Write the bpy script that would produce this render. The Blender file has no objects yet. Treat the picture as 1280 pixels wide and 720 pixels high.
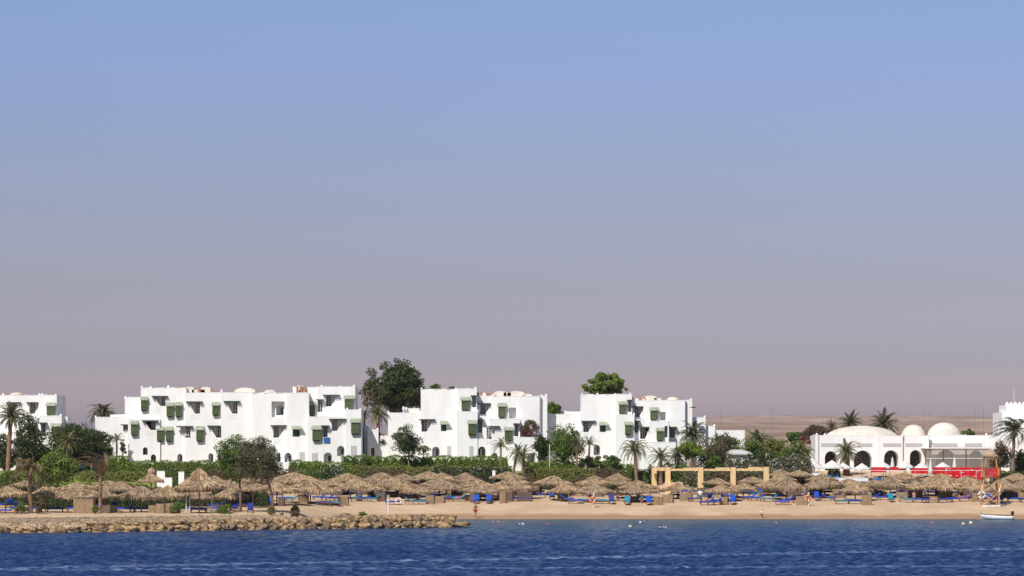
import bpy, math, random
import numpy as np
from mathutils import Vector, Matrix, noise as mn
random.seed(7); rng = np.random.default_rng(11)
sc = bpy.context.scene
COL = sc.collection
PI = math.pi
F = 4000.0; CAMZ = 10.4; YH = 545.0      # focal length in photo pixels, camera height, horizon row

def P(px, py, Y):
    return Vector(((px-640)*Y/F, Y, CAMZ+(YH-py)*Y/F))
def X_(px, Y): return (px-640)*Y/F
def Z_(py, Y): return CAMZ+(YH-py)*Y/F

# ---------------------------------------------------------------- materials
def nodes(name):
    m = bpy.data.materials.new(name); m.use_nodes = True
    nt = m.node_tree; b = nt.nodes['Principled BSDF']
    return m, nt, b
def N(nt, t, **kw):
    n = nt.nodes.new(t)
    for k, v in kw.items():
        if k.startswith('i_'): n.inputs[k[2:].replace('_', ' ')].default_value = v
        else: setattr(n, k, v)
    return n
def ramp(nt, fac, stops):
    r = nt.nodes.new('ShaderNodeValToRGB')
    el = r.color_ramp.elements
    while len(el) < len(stops): el.new(0.5)
    for e, (p, c) in zip(el, stops): e.position = p; e.color = (*c, 1)
    nt.links.new(fac, r.inputs[0]); return r
def mat(name, c, c2=None, rough=.8, scale=3.0, bump=0.0, spec=.3, island=False, stretch=(1,1,1), metallic=0, trans=0, detail=4, bscale=None):
    """noise-varied (or per-piece varied) surface"""
    m, nt, b = nodes(name)
    c2 = c2 or tuple(x*.75 for x in c)
    tc = N(nt, 'ShaderNodeTexCoord'); mp = N(nt, 'ShaderNodeMapping'); mp.inputs['Scale'].default_value = stretch
    nt.links.new(tc.outputs['Object'], mp.inputs[0])
    nz = N(nt, 'ShaderNodeTexNoise', i_Scale=scale, i_Detail=detail)
    nt.links.new(mp.outputs[0], nz.inputs['Vector'])
    if island:
        g = N(nt, 'ShaderNodeNewGeometry')
        mx = N(nt, 'ShaderNodeMath', operation='ADD'); nt.links.new(g.outputs['Random Per Island'], mx.inputs[0]); nt.links.new(nz.outputs[0], mx.inputs[1])
        m2 = N(nt, 'ShaderNodeMath', operation='MULTIPLY'); m2.inputs[1].default_value = .5; nt.links.new(mx.outputs[0], m2.inputs[0])
        r = ramp(nt, m2.outputs[0], [(.22, c2), (.75, c)])
    else:
        r = ramp(nt, nz.outputs[0], [(.35, c2), (.62, c)])
    nt.links.new(r.outputs[0], b.inputs['Base Color'])
    b.inputs['Roughness'].default_value = rough
    b.inputs['Specular IOR Level'].default_value = spec
    b.inputs['Metallic'].default_value = metallic
    if bump:
        n2 = N(nt, 'ShaderNodeTexNoise', i_Scale=bscale or scale*3, i_Detail=5); nt.links.new(mp.outputs[0], n2.inputs['Vector'])
        bp = N(nt, 'ShaderNodeBump', i_Strength=bump, i_Distance=.1); nt.links.new(n2.outputs[0], bp.inputs['Height'])
        nt.links.new(bp.outputs[0], b.inputs['Normal'])
    if trans:
        t = N(nt, 'ShaderNodeBsdfTranslucent'); nt.links.new(r.outputs[0], t.inputs[0])
        ms = N(nt, 'ShaderNodeMixShader'); ms.inputs[0].default_value = trans
        nt.links.new(b.outputs[0], ms.inputs[1]); nt.links.new(t.outputs[0], ms.inputs[2])
        nt.links.new(ms.outputs[0], nt.nodes['Material Output'].inputs[0])
    return m

M = {}
M['stucco'] = mat('white stucco', (.85,.845,.825), (.785,.775,.75), rough=.9, scale=.9, bump=.35, bscale=1.6, detail=8, stretch=(1,1,.3))
M['cream'] = mat('cream render', (.74,.68,.58), (.63,.56,.46), rough=.9, scale=.8, bump=.2)
M['green'] = mat('green slatted wood', (.125,.16,.07), (.075,.105,.045), rough=.7, scale=3)
M['greenpale'] = mat('pale green awning', (.34,.38,.28), (.24,.28,.19), rough=.8, scale=2.5)
M['greendark'] = mat('dark green canopy', (.05,.09,.06), (.03,.05,.035), rough=.7, scale=4)
M['whitewood'] = mat('white painted wood', (.75,.74,.72), (.6,.6,.58), rough=.6)
M['darkglass'] = mat('dark glass', (.03,.035,.04), (.015,.017,.02), rough=.12, spec=.6)
M['lamp'] = mat('red lamp', (.35,.07,.04), rough=.5)
M['brownwood'] = mat('brown wood', (.22,.10,.05), (.12,.055,.03), rough=.7, scale=6)
M['terracotta'] = mat('terracotta', (.42,.22,.13), (.3,.15,.09), rough=.9, scale=3)
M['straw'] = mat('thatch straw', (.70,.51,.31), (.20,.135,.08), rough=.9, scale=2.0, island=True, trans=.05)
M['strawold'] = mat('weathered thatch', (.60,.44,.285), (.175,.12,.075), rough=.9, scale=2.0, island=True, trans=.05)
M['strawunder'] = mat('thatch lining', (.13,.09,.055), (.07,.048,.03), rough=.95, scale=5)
M['post'] = mat('weathered post', (.36,.25,.16), (.2,.135,.09), rough=.85, scale=5)
M['orangewood'] = mat('orange wood', (.27,.125,.06), (.18,.08,.04), rough=.6, scale=4)
M['frameorange'] = mat('bright orange wood', (.50,.20,.07), (.34,.12,.045), rough=.6, scale=4)
M['timber'] = mat('new pine timber', (.80,.58,.30), (.62,.42,.20), rough=.7, scale=2.5, stretch=(3,3,.6))
M['blue'] = mat('blue canvas', (.008,.085,.50), (.006,.06,.36), rough=.8, scale=4)
M['teal'] = mat('teal canvas', (.02,.26,.38), (.015,.18,.29), rough=.8, scale=4)
M['navy'] = mat('navy canvas', (.02,.035,.24), (.015,.025,.16), rough=.8, scale=4)
M['shadeblue'] = mat('shaded blue canvas', (.035,.05,.27), (.025,.035,.18), rough=.8, scale=4)  # blue canvas as it looks in shade, darkened in the colour itself
M['reed'] = mat('woven reed', (.45,.32,.20), (.20,.14,.085), rough=.9, scale=6, stretch=(3,3,.5), bump=.5)
M['reeddark'] = mat('dark woven reed', (.20,.14,.11), (.12,.085,.07), rough=.9, scale=9, stretch=(1,1,3))
M['bark'] = mat('palm bark', (.34,.23,.15), (.17,.11,.075), rough=.95, scale=7, stretch=(1,1,4), bump=.5)
M['barkgrey'] = mat('grey bark', (.32,.26,.2), (.2,.15,.11), rough=.95, scale=6, bump=.4)
M['red'] = mat('red fabric', (.62,.012,.02), (.5,.01,.015), rough=.7, scale=2)
M['canvas'] = mat('white canvas', (.78,.76,.72), (.68,.66,.62), rough=.85, scale=1.5, trans=.1)
M['whiteplastic'] = mat('white gel coat', (.80,.80,.80), (.74,.74,.74), rough=.35)
M['black'] = mat('black plastic', (.02,.02,.022), rough=.5)
M['orange'] = mat('orange plastic', (.75,.15,.03), (.6,.11,.025), rough=.5)
M['rope'] = mat('rope', (.5,.4,.28), rough=.9)
M['buoy'] = mat('yellow buoy plastic', (.80,.66,.38), (.7,.55,.3), rough=.5)
M['steel'] = mat('grey metal pole', (.26,.24,.24), rough=.6)
M['rock'] = mat('sandstone', (.50,.345,.175), (.14,.09,.048), rough=.95, scale=1.6, bump=.6, bscale=6, detail=6)
M['rockgrey'] = mat('greyish sandstone', (.31,.215,.13), (.10,.068,.043), rough=.95, scale=1.9, bump=.6, bscale=6, detail=6)
M['gravel'] = mat('gravel', (.42,.31,.20), (.11,.075,.05), rough=.95, island=True, scale=3)
M['skin'] = mat('skin', (.50,.26,.17), (.44,.22,.14), rough=.55, scale=2)
M['skinred'] = mat('sunburnt skin', (.50,.20,.13), (.44,.17,.11), rough=.55, scale=2)
M['hair'] = mat('dark hair', (.03,.02,.015), rough=.6)
M['whitecloth'] = mat('white cloth', (.78,.78,.78), (.68,.68,.70), rough=.9)
M['redcloth'] = mat('red cloth', (.5,.05,.04), rough=.9)
M['tealcloth'] = mat('teal cloth', (.03,.22,.27), rough=.9)
M['pinkcloth'] = mat('pink cloth', (.62,.33,.30), rough=.9)
M['bluecloth'] = mat('blue towel', (.01,.14,.42), rough=.9)
M['solarblue'] = mat('blue towelling', (.03,.14,.36), (.02,.1,.27), rough=.9)
M['plasterpale'] = mat('grille plaster', (.55,.53,.50), (.42,.40,.38), rough=.9, scale=9)
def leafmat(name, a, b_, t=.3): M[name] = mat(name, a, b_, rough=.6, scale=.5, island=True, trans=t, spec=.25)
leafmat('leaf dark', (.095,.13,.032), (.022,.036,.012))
leafmat('leaf mid', (.17,.25,.042), (.048,.088,.016))
leafmat('leaf bright', (.21,.29,.05), (.065,.115,.022))
leafmat('leaf yellow', (.26,.27,.055), (.10,.13,.028))
leafmat('leaf grey', (.20,.19,.095), (.075,.078,.04))
leafmat('leaf brown', (.20,.155,.08), (.09,.075,.035))
leafmat('leaf dry', (.30,.215,.12), (.14,.10,.055))
leafmat('hedge leaf', (.23,.32,.04), (.075,.13,.015))
leafmat('hedge olive', (.30,.30,.075), (.11,.13,.03))
leafmat('hedge brown', (.21,.155,.085), (.085,.065,.035))
leafmat('palm leaf', (.21,.22,.08), (.07,.085,.03), .25)
leafmat('palm dark', (.13,.145,.06), (.04,.052,.022), .25)
leafmat('palm pale', (.27,.29,.12), (.11,.13,.05), .3)
leafmat('palm brown', (.26,.20,.10), (.11,.085,.04), .25)
leafmat('bract', (.58,.02,.17), (.30,.012,.09), .3)
leafmat('bract dull', (.20,.05,.07), (.07,.03,.03), .3)
leafmat('blossom', (.85,.82,.75), (.65,.62,.52), .2)
M['core'] = mat('twig core', (.035,.04,.018), (.02,.024,.011), rough=.95)

# ---------------------------------------------------------------- mesh builder
class MB:
    def __init__(s): s.v = []; s.f = []; s.mi = []; s.cur = 0
    def add(s, vs, fs):
        o = len(s.v); s.v.extend([tuple(v) for v in vs])
        for f in fs: s.f.append(tuple(i+o for i in f)); s.mi.append(s.cur)
        return s
    def box(s, cx, cy, cz, sx, sy, sz, rz=0, tilt=0):
        vs = []
        for dx in (-.5, .5):
            for dy in (-.5, .5):
                for dz in (-.5, .5):
                    x, y, z = dx*sx, dy*sy, dz*sz
                    if tilt: x, z = x*math.cos(tilt)+z*math.sin(tilt), -x*math.sin(tilt)+z*math.cos(tilt)
                    if rz: x, y = x*math.cos(rz)-y*math.sin(rz), x*math.sin(rz)+y*math.cos(rz)
                    vs.append((cx+x, cy+y, cz+z))
        return s.add(vs, [(0,1,3,2),(4,6,7,5),(0,4,5,1),(2,3,7,6),(0,2,6,4),(1,5,7,3)])
    def b2(s, x0, x1, y0, y1, z0, z1): return s.box((x0+x1)/2,(y0+y1)/2,(z0+z1)/2,abs(x1-x0),abs(y1-y0),abs(z1-z0))
    def prism(s, poly, y0, y1):
        """poly in x,z extruded along y"""
        n = len(poly)
        a = sum(poly[i][0]*poly[(i+1)%n][1]-poly[(i+1)%n][0]*poly[i][1] for i in range(n))
        if a < 0: poly = poly[::-1]
        vs = [(x,y0,z) for x,z in poly]+[(x,y1,z) for x,z in poly]
        fs = [tuple(range(n)), tuple(range(2*n-1,n-1,-1))]+[(i,i+n,(i+1)%n+n,(i+1)%n) for i in range(n)]
        return s.add(vs, fs)
    def plan(s, poly, z0, z1):
        n = len(poly)
        a = sum(poly[i][0]*poly[(i+1)%n][1]-poly[(i+1)%n][0]*poly[i][1] for i in range(n))
        if a < 0: poly = poly[::-1]
        vs = [(x,y,z0) for x,y in poly]+[(x,y,z1) for x,y in poly]
        fs = [tuple(range(n-1,-1,-1)), tuple(range(n,2*n))]+[(i,(i+1)%n,(i+1)%n+n,i+n) for i in range(n)]
        return s.add(vs, fs)
    def tube(s, pts, radii, n=6, cap=True):
        pts = [Vector(p) for p in pts]
        if not hasattr(radii, '__len__'): radii = [radii]*len(pts)
        vs = []
        for i, p in enumerate(pts):
            d = (pts[min(i+1,len(pts)-1)]-pts[max(i-1,0)])
            if d.length < 1e-9: d = Vector((0,0,1))
            d.normalize()
            u = d.cross(Vector((0,1,0))) if abs(d.y) < .9 else d.cross(Vector((1,0,0)))
            u.normalize(); w = d.cross(u)
            for k in range(n):
                a = 2*PI*k/n
                vs.append(p+(u*math.cos(a)+w*math.sin(a))*radii[i])
        fs = []
        for i in range(len(pts)-1):
            for k in range(n):
                k2 = (k+1)%n
                fs.append((i*n+k, i*n+k2, (i+1)*n+k2, (i+1)*n+k))
        if cap: fs.append(tuple(range(n-1,-1,-1))); fs.append(tuple(range((len(pts)-1)*n, len(pts)*n)))
        return s.add(vs, fs)
    def lathe(s, prof, n=24, c=(0,0,0)):
        vs = []
        for r, z in prof:
            for k in range(n):
                a = 2*PI*k/n; vs.append((c[0]+r*math.cos(a), c[1]+r*math.sin(a), c[2]+z))
        fs = []
        for i in range(len(prof)-1):
            for k in range(n):
                k2 = (k+1)%n; fs.append((i*n+k, i*n+k2, (i+1)*n+k2, (i+1)*n+k))
        fs.append(tuple(range(n-1,-1,-1))); fs.append(tuple(range((len(prof)-1)*n, len(prof)*n)))
        return s.add(vs, fs)
    def ball(s, c, rx, ry=None, rz=None, n=10, m=6, jit=0):
        ry = ry or rx; rz = rz or rx
        vs = []; fs = []
        for i in range(m+1):
            t = PI*i/m
            for k in range(n):
                a = 2*PI*k/n; j = 1+random.uniform(-jit, jit)
                vs.append((c[0]+rx*j*math.sin(t)*math.cos(a), c[1]+ry*j*math.sin(t)*math.sin(a), c[2]-rz*math.cos(t)*j))
        for i in range(m):
            for k in range(n):
                k2 = (k+1)%n; fs.append((i*n+k, i*n+k2, (i+1)*n+k2, (i+1)*n+k))
        return s.add(vs, fs)
    def mesh(s, name, mats, smooth=False):
        me = bpy.data.meshes.new(name); me.from_pydata(s.v, [], s.f)
        mats = mats if isinstance(mats, (list, tuple)) else [mats]
        for m in mats: me.materials.append(M[m] if isinstance(m, str) else m)
        if len(mats) > 1: me.polygons.foreach_set('material_index', s.mi)
        if smooth: me.polygons.foreach_set('use_smooth', [True]*len(me.polygons))
        me.update(); return me
    def obj(s, name, mats, parent=None, smooth=False):
        return link(name, s.mesh(name, mats, smooth), parent)
def link(name, me, parent=None, loc=None):
    o = bpy.data.objects.new(name, me); COL.objects.link(o)
    if parent: o.parent = parent
    if loc is not None: o.location = loc
    return o
def leafmesh(name, V, mats):
    """V: (n,4,3) quads"""
    n = len(V); me = bpy.data.meshes.new(name)
    me.vertices.add(n*4); me.vertices.foreach_set('co', V.astype('f').ravel())
    me.loops.add(n*4); me.loops.foreach_set('vertex_index', np.arange(n*4, dtype='i'))
    me.polygons.add(n); me.polygons.foreach_set('loop_start', np.arange(0, n*4, 4, dtype='i'))
    try: me.polygons.foreach_set('loop_total', np.full(n, 4, dtype='i'))
    except Exception: pass
    me.materials.append(M[mats]); me.update(calc_edges=True); me.validate(); return me
def tag(o, label=None, cat=None, group=None, kind=None):
    if label: o['label'] = label
    if cat: o['category'] = cat
    if group: o['group'] = group
    if kind: o['kind'] = kind
    return o
def root(name, loc, label=None, cat=None, group=None, rz=0):
    o = bpy.data.objects.new(name, None); COL.objects.link(o); o.location = loc; o.rotation_euler = (0,0,rz)
    o.empty_display_size = .3
    return tag(o, label, cat, group)
def copy_tree(o, parent=None):
    c = o.copy(); COL.objects.link(c)
    if parent: c.parent = parent
    for ch in list(o.children): copy_tree(ch, c)
    return c
# labels by neighbourhood: every repeated thing is placed relative to the nearest landmark
REG = []
def reg(o, desc, key, px, marks='beach'): REG.append((o, desc, key, px, marks)); return o
LM = {'beach': [(-30,None),(37,'the leaning palm above the rocks'),(126,'the bare bent palm on the rocks'),(249,'the tall steep parasol'),(342,'the right trunk of the big tamarisk'),
       (485,'the white ring buoy post'),(594,'the bather by the rock tip'),(742,'the mid-beach orange ring buoy'),(834,'the narrow timber arch'),
       (875,'the attendant in teal shorts'),(957,'the last timber post'),(1010,'the far orange ring buoy'),(1135,'the person in pink'),(1239,'the lifeguard tower')],
      'garden': [(114,'the gardener in white'),(249,'the tall steep parasol'),(385,'the blue towel'),(480,'the gap between two hotel blocks'),(615,'the white garden pillar'),(727,'the third hotel block'),(922,'the white garden kiosk'),(1078,'the wide cream dome'),(1180,'the tall cream dome'),(1270,'the castle tower')]}
ORD = ['nearest','second','third','fourth','fifth','sixth','seventh','eighth','ninth','tenth','eleventh','twelfth','thirteenth','fourteenth']
def finish_labels():
    G = {}
    for o, desc, key, px, marks in REG:
        lm = min([l for l in LM[marks] if l[1]], key=lambda l: abs(l[0]-px))
        side = 'left' if px < lm[0] else 'right'
        G.setdefault((desc, lm, side), []).append((abs(px-lm[0]), o))
    for (desc, lm, side), L in G.items():
        L.sort(key=lambda t: t[0])
        for i, (d, o) in enumerate(L):
            if len(L) == 1: o['label'] = f"{desc}, {side} of {lm[1]}"
            else: o['label'] = f"{desc}, {ORD[min(i,13)]} {side} of {lm[1]}"

# ---------------------------------------------------------------- terrain
def lerp_pts(t, pts):
    xs = [p[0] for p in pts]; ys = [p[1] for p in pts]; return np.interp(t, xs, ys)
def sstep(t): t = np.clip(t, 0, 1); return t*t*(3-2*t)
BACK = [(417,1.85),(430,2.45),(441,3.0),(442.5,3.15),(446,4.5),(458,5.4),(480,5.9),(520,6.2),(700,5.0)]
def Yf(X): return 340+(X+54)*.49
def H(X, Y):
    X = np.asarray(X, float); Y = np.asarray(Y, float)
    right = lerp_pts(Y, [(330,-3),(392,-.5),(400,0),(404,.5),(412,1.45)]+BACK)
    e = Y-Yf(X)
    left = lerp_pts(Y, [(395,1.58),(405,1.66)]+BACK)
    left = np.minimum(left, lerp_pts(e, [(-14,-3),(-2,-1.0),(0,.1),(3.2,1.15),(11,1.5),(16,1.58),(40,1.6),(50,9)]))
    t = sstep((X+27)/9)
    h = left*(1-t)+right*t
    e2 = lerp_pts(e, [(-4,-3),(-1,-.5),(1.5,.6),(4,1.25),(7,1.2),(11,.2),(14,-1),(16,-3)])
    tip = sstep((-4.5-X)/3.5)
    h = np.where((X > -30) & (X < -1.5), np.maximum(h, e2*tip-(1-tip)*3), h)
    return h
def h1(X, Y): return float(H(X, Y))
def grid(name, xs, ys, fz, material, uv=False):
    XX, YY = np.meshgrid(xs, ys); ZZ = fz(XX, YY)
    nx, ny = len(xs), len(ys)
    V = np.stack([XX, YY, ZZ], -1).reshape(-1, 3).astype('f')
    i = np.arange(nx*ny).reshape(ny, nx)
    Fc = np.stack([i[:-1,:-1], i[:-1,1:], i[1:,1:], i[1:,:-1]], -1).reshape(-1, 4).astype('i')
    me = bpy.data.meshes.new(name); me.vertices.add(len(V)); me.vertices.foreach_set('co', V.ravel())
    me.loops.add(Fc.size); me.loops.foreach_set('vertex_index', Fc.ravel())
    me.polygons.add(len(Fc)); me.polygons.foreach_set('loop_start', np.arange(0, Fc.size, 4, dtype='i'))
    me.polygons.foreach_set('use_smooth', np.ones(len(Fc), bool))
    me.materials.append(material); me.update(calc_edges=True)
    o = link(name, me); o['kind'] = 'structure'; return o
def graded(a, b, step, lo, hi, n):
    core = np.arange(a, b+step/2, step)
    L = a-np.geomspace(step, a-lo, n)[::-1] if lo < a else np.array([])
    R = b+np.geomspace(step, hi-b, n) if hi > b else np.array([])
    return np.unique(np.round(np.concatenate([L, core, R]), 4))
def waves(X, Y, seed, n, lmin, lmax):
    r = np.random.default_rng(seed); Z = np.zeros_like(X)
    for k in range(n):
        l = lmin*(lmax/lmin)**r.random(); a = r.normal(0, 1.0)-PI/2+.25; ph = r.random()*6.28
        kx, ky = 2*PI/l*math.cos(a), 2*PI/l*math.sin(a)
        q = kx*X+ky*Y+ph; Z += l*(1-np.abs(np.sin(q/2))*1.0)*.5 if k%2 else l*np.sin(q)*.32
    return Z/n

# sand, with a wet band near the water line
def sand_mat():
    m, nt, b = nodes('beach sand')
    g = N(nt, 'ShaderNodeNewGeometry'); sp = N(nt, 'ShaderNodeSeparateXYZ'); nt.links.new(g.outputs['Position'], sp.inputs[0])
    n1 = N(nt, 'ShaderNodeTexNoise', i_Scale=.22, i_Detail=6.0); nt.links.new(g.outputs['Position'], n1.inputs['Vector'])
    n2 = N(nt, 'ShaderNodeTexNoise', i_Scale=2.5, i_Detail=4.0); nt.links.new(g.outputs['Position'], n2.inputs['Vector'])
    r = ramp(nt, n1.outputs[0], [(.35,(.53,.375,.235)),(.65,(.63,.46,.30))])
    mixa = N(nt, 'ShaderNodeMix', data_type='RGBA', blend_type='MULTIPLY'); mixa.inputs[0].default_value = .5
    r2 = ramp(nt, n2.outputs[0], [(.35,(.75,.73,.7)),(.6,(1,1,1))])
    nt.links.new(r.outputs[0], mixa.inputs[6]); nt.links.new(r2.outputs[0], mixa.inputs[7])
    # wet: height + noise
    mz = N(nt, 'ShaderNodeMath', operation='MULTIPLY_ADD'); mz.inputs[1].default_value = .7; nt.links.new(n1.outputs[0], mz.inputs[0]); nt.links.new(sp.outputs[2], mz.inputs[2])
    rw = ramp(nt, mz.outputs[0], [(.72,(1,1,1)),(.98,(0,0,0))])
    mixw = N(nt, 'ShaderNodeMix', data_type='RGBA'); nt.links.new(rw.outputs[0], mixw.inputs[0])
    nt.links.new(mixa.outputs[2], mixw.inputs[6]); mixw.inputs[7].default_value = (.36,.23,.13,1)
    nt.links.new(mixw.outputs[2], b.inputs['Base Color']); b.inputs['Roughness'].default_value = .95; b.inputs['Specular IOR Level'].default_value = .15
    bp = N(nt, 'ShaderNodeBump', i_Strength=.5, i_Distance=.12); nt.links.new(n2.outputs[0], bp.inputs['Height']); nt.links.new(bp.outputs[0], b.inputs['Normal'])
    return m
def ground_z(X, Y):
    z = H(X, np.clip(Y, 0, 690))
    bumps = (np.sin(X*1.7+Y*.9)+np.sin(X*.63-Y*1.3+2)+np.sin(X*2.9+Y*2.1))*.018
    far = np.clip((Y-650)/3000, 0, 4)
    return z+np.where((z > .3) & (Y < 444), bumps, 0)
gx = graded(-70, 72, .75, -9000, 9000, 14)
gy = np.concatenate([np.arange(334, 470, .5), np.geomspace(470, 1500, 24)])
grid('ground', gx, gy, ground_z, sand_mat())
# desert hills
hm, nt, b = nodes('desert')
g = N(nt, 'ShaderNodeNewGeometry'); mp = N(nt, 'ShaderNodeMapping'); mp.inputs['Scale'].default_value = (.02,.005,.05)
nt.links.new(g.outputs['Position'], mp.inputs[0]); n1 = N(nt, 'ShaderNodeTexNoise', i_Scale=1.0, i_Detail=7.0); nt.links.new(mp.outputs[0], n1.inputs['Vector'])
r = ramp(nt, n1.outputs[0], [(.36,(.24,.165,.125)),(.48,(.33,.235,.175)),(.56,(.37,.27,.20)),(.66,(.46,.35,.265))]); nt.links.new(r.outputs[0], b.inputs['Base Color']); b.inputs['Roughness'].default_value = 1
b.inputs['Specular IOR Level'].default_value = 0
def hill_z(X, Y):
    u = X/Y*F+640
    t = np.clip((Y-900)/3600, 0, 1)
    z = 4.9+t**1.15*34.0*(.42+.60*sstep((u-650)/260)-.08*sstep((u-1080)/250))
    n = np.zeros_like(X)
    for k, (fx, fy, a, ph) in enumerate([(.0021,.0011,2.2,0),(.0047,.0032,1.5,1),(.0093,.0051,1.0,2.3),(.017,.008,.7,.4),(.031,.021,.45,4),(.0013,.0008,2.0,5)]):
        n += a*(1-2*np.abs(np.sin(fx*X+fy*Y+ph+.8*np.sin(fy*1.7*X+ph))))
    z = z+n*t*1.0
    return np.where(Y > 4600, z-(Y-4600)*.03, z)
grid('hills', np.concatenate([-np.geomspace(1400,9000,10)[::-1], np.linspace(-1380,1380,230), np.geomspace(1400,9000,10)]), np.concatenate([np.linspace(1100, 4800, 90), np.geomspace(4900,9000,8)]), hill_z, hm)

# lawn: thin sheet on the raised terrace
gm = mat('lawn', (.22,.28,.06), (.13,.17,.04), rough=.9, scale=.9, bump=.5, bscale=12)
def lawn(x0, x1, y0, y1):
    return grid('lawn', np.arange(x0, x1, 1.0), np.arange(y0, y1, .5), lambda X, Y: ground_z(X, Y)+.06, gm)
lawn(-80, 35, 446.5, 458.5); lawn(-80, -44, 443, 446.5)

# sea
wm, nt, b = nodes('sea water')
b.inputs['Base Color'].default_value = (.012,.075,.25,1)
g = N(nt, 'ShaderNodeNewGeometry'); sp = N(nt, 'ShaderNodeSeparateXYZ'); nt.links.new(g.outputs['Position'], sp.inputs[0])
mp = N(nt, 'ShaderNodeMapping'); mp.inputs['Scale'].default_value = (.7,1.0,1.0); nt.links.new(g.outputs['Position'], mp.inputs[0])
na = N(nt, 'ShaderNodeTexNoise', i_Scale=1.1, i_Detail=6.0, i_Roughness=.65); nt.links.new(mp.outputs[0], na.inputs['Vector'])
nb = N(nt, 'ShaderNodeTexNoise', i_Scale=4.0, i_Detail=3.0); nt.links.new(mp.outputs[0], nb.inputs['Vector'])
b1 = N(nt, 'ShaderNodeBump', i_Strength=1.0, i_Distance=.8); nt.links.new(na.outputs[0], b1.inputs['Height'])
b2 = N(nt, 'ShaderNodeBump', i_Strength=.6, i_Distance=.05); nt.links.new(nb.outputs[0], b2.inputs['Height']); nt.links.new(b1.outputs[0], b2.inputs['Normal'])
nt.links.new(b2.outputs[0], b.inputs['Normal'])
b.inputs['Roughness'].default_value = .18; b.inputs['IOR'].default_value = 1.33; b.inputs['Specular IOR Level'].default_value = .36
# deep blue offshore, greener over the shallow bottom; the water's own colour
rs = ramp(nt, N(nt,'ShaderNodeMapRange').outputs[0], [(0,(.003,.030,.125)),(.5,(.004,.038,.13)),(.8,(.006,.060,.14)),(1,(.012,.10,.155))])
mr = [n for n in nt.nodes if n.bl_idname=='ShaderNodeMapRange'][0]; mr.inputs[1].default_value = 270; mr.inputs[2].default_value = 400
nt.links.new(sp.outputs[1], mr.inputs[0])
# two thin streaks of broken foam
def streak(y0, slope, w):
    m1 = N(nt,'ShaderNodeMath',operation='MULTIPLY_ADD'); m1.inputs[1].default_value = -slope; nt.links.new(sp.outputs[0], m1.inputs[0]); nt.links.new(sp.outputs[1], m1.inputs[2])
    nw = N(nt,'ShaderNodeTexNoise', i_Scale=.06, i_Detail=2.0); nt.links.new(g.outputs['Position'], nw.inputs['Vector'])
    m1b = N(nt,'ShaderNodeMath',operation='MULTIPLY_ADD'); m1b.inputs[1].default_value = 3.0; nt.links.new(nw.outputs[0], m1b.inputs[0]); nt.links.new(m1.outputs[0], m1b.inputs[2])
    m2 = N(nt,'ShaderNodeMath',operation='SUBTRACT'); m2.inputs[1].default_value = y0+1.5; nt.links.new(m1b.outputs[0], m2.inputs[0])
    m3 = N(nt,'ShaderNodeMath',operation='ABSOLUTE'); nt.links.new(m2.outputs[0], m3.inputs[0])
    m4 = N(nt,'ShaderNodeMapRange'); m4.inputs[1].default_value = w; m4.inputs[2].default_value = 0; nt.links.new(m3.outputs[0], m4.inputs[0]); return m4
s1 = streak(267.5, .5, 3.0); s2 = streak(249, .1, 1.6)
mx = N(nt,'ShaderNodeMath',operation='MAXIMUM'); nt.links.new(s1.outputs[0], mx.inputs[0]); nt.links.new(s2.outputs[0], mx.inputs[1])
nf = N(nt, 'ShaderNodeTexNoise', i_Scale=1.6, i_Detail=5.0, i_Roughness=.7); nt.links.new(mp.outputs[0], nf.inputs['Vector'])
fr = ramp(nt, nf.outputs[0], [(.40,(0,0,0)),(.62,(1,1,1))])
mf = N(nt,'ShaderNodeMath',operation='MULTIPLY'); nt.links.new(mx.outputs[0], mf.inputs[0]); nt.links.new(fr.outputs[0], mf.inputs[1])
mc = N(nt,'ShaderNodeMix',data_type='RGBA'); nt.links.new(mf.outputs[0], mc.inputs[0]); nt.links.new(rs.outputs[0], mc.inputs[6]); mc.inputs[7].default_value = (.25,.35,.52,1)
nt.links.new(mc.outputs[2], b.inputs['Base Color'])
wx = graded(-62, 62, .28, -900, 900, 16)
wy = np.concatenate([np.linspace(-300, 222, 20), np.arange(226, 404, .30), [406]])
def sea_z(X, Y):
    a = 1.05*np.clip((398-Y)/110, .10, 1)
    return (waves(X, Y, 3, 70, .8, 2.3)-.0)*a*1.6-.12*a
sea = grid('sea', wx, wy, sea_z, wm)
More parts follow.
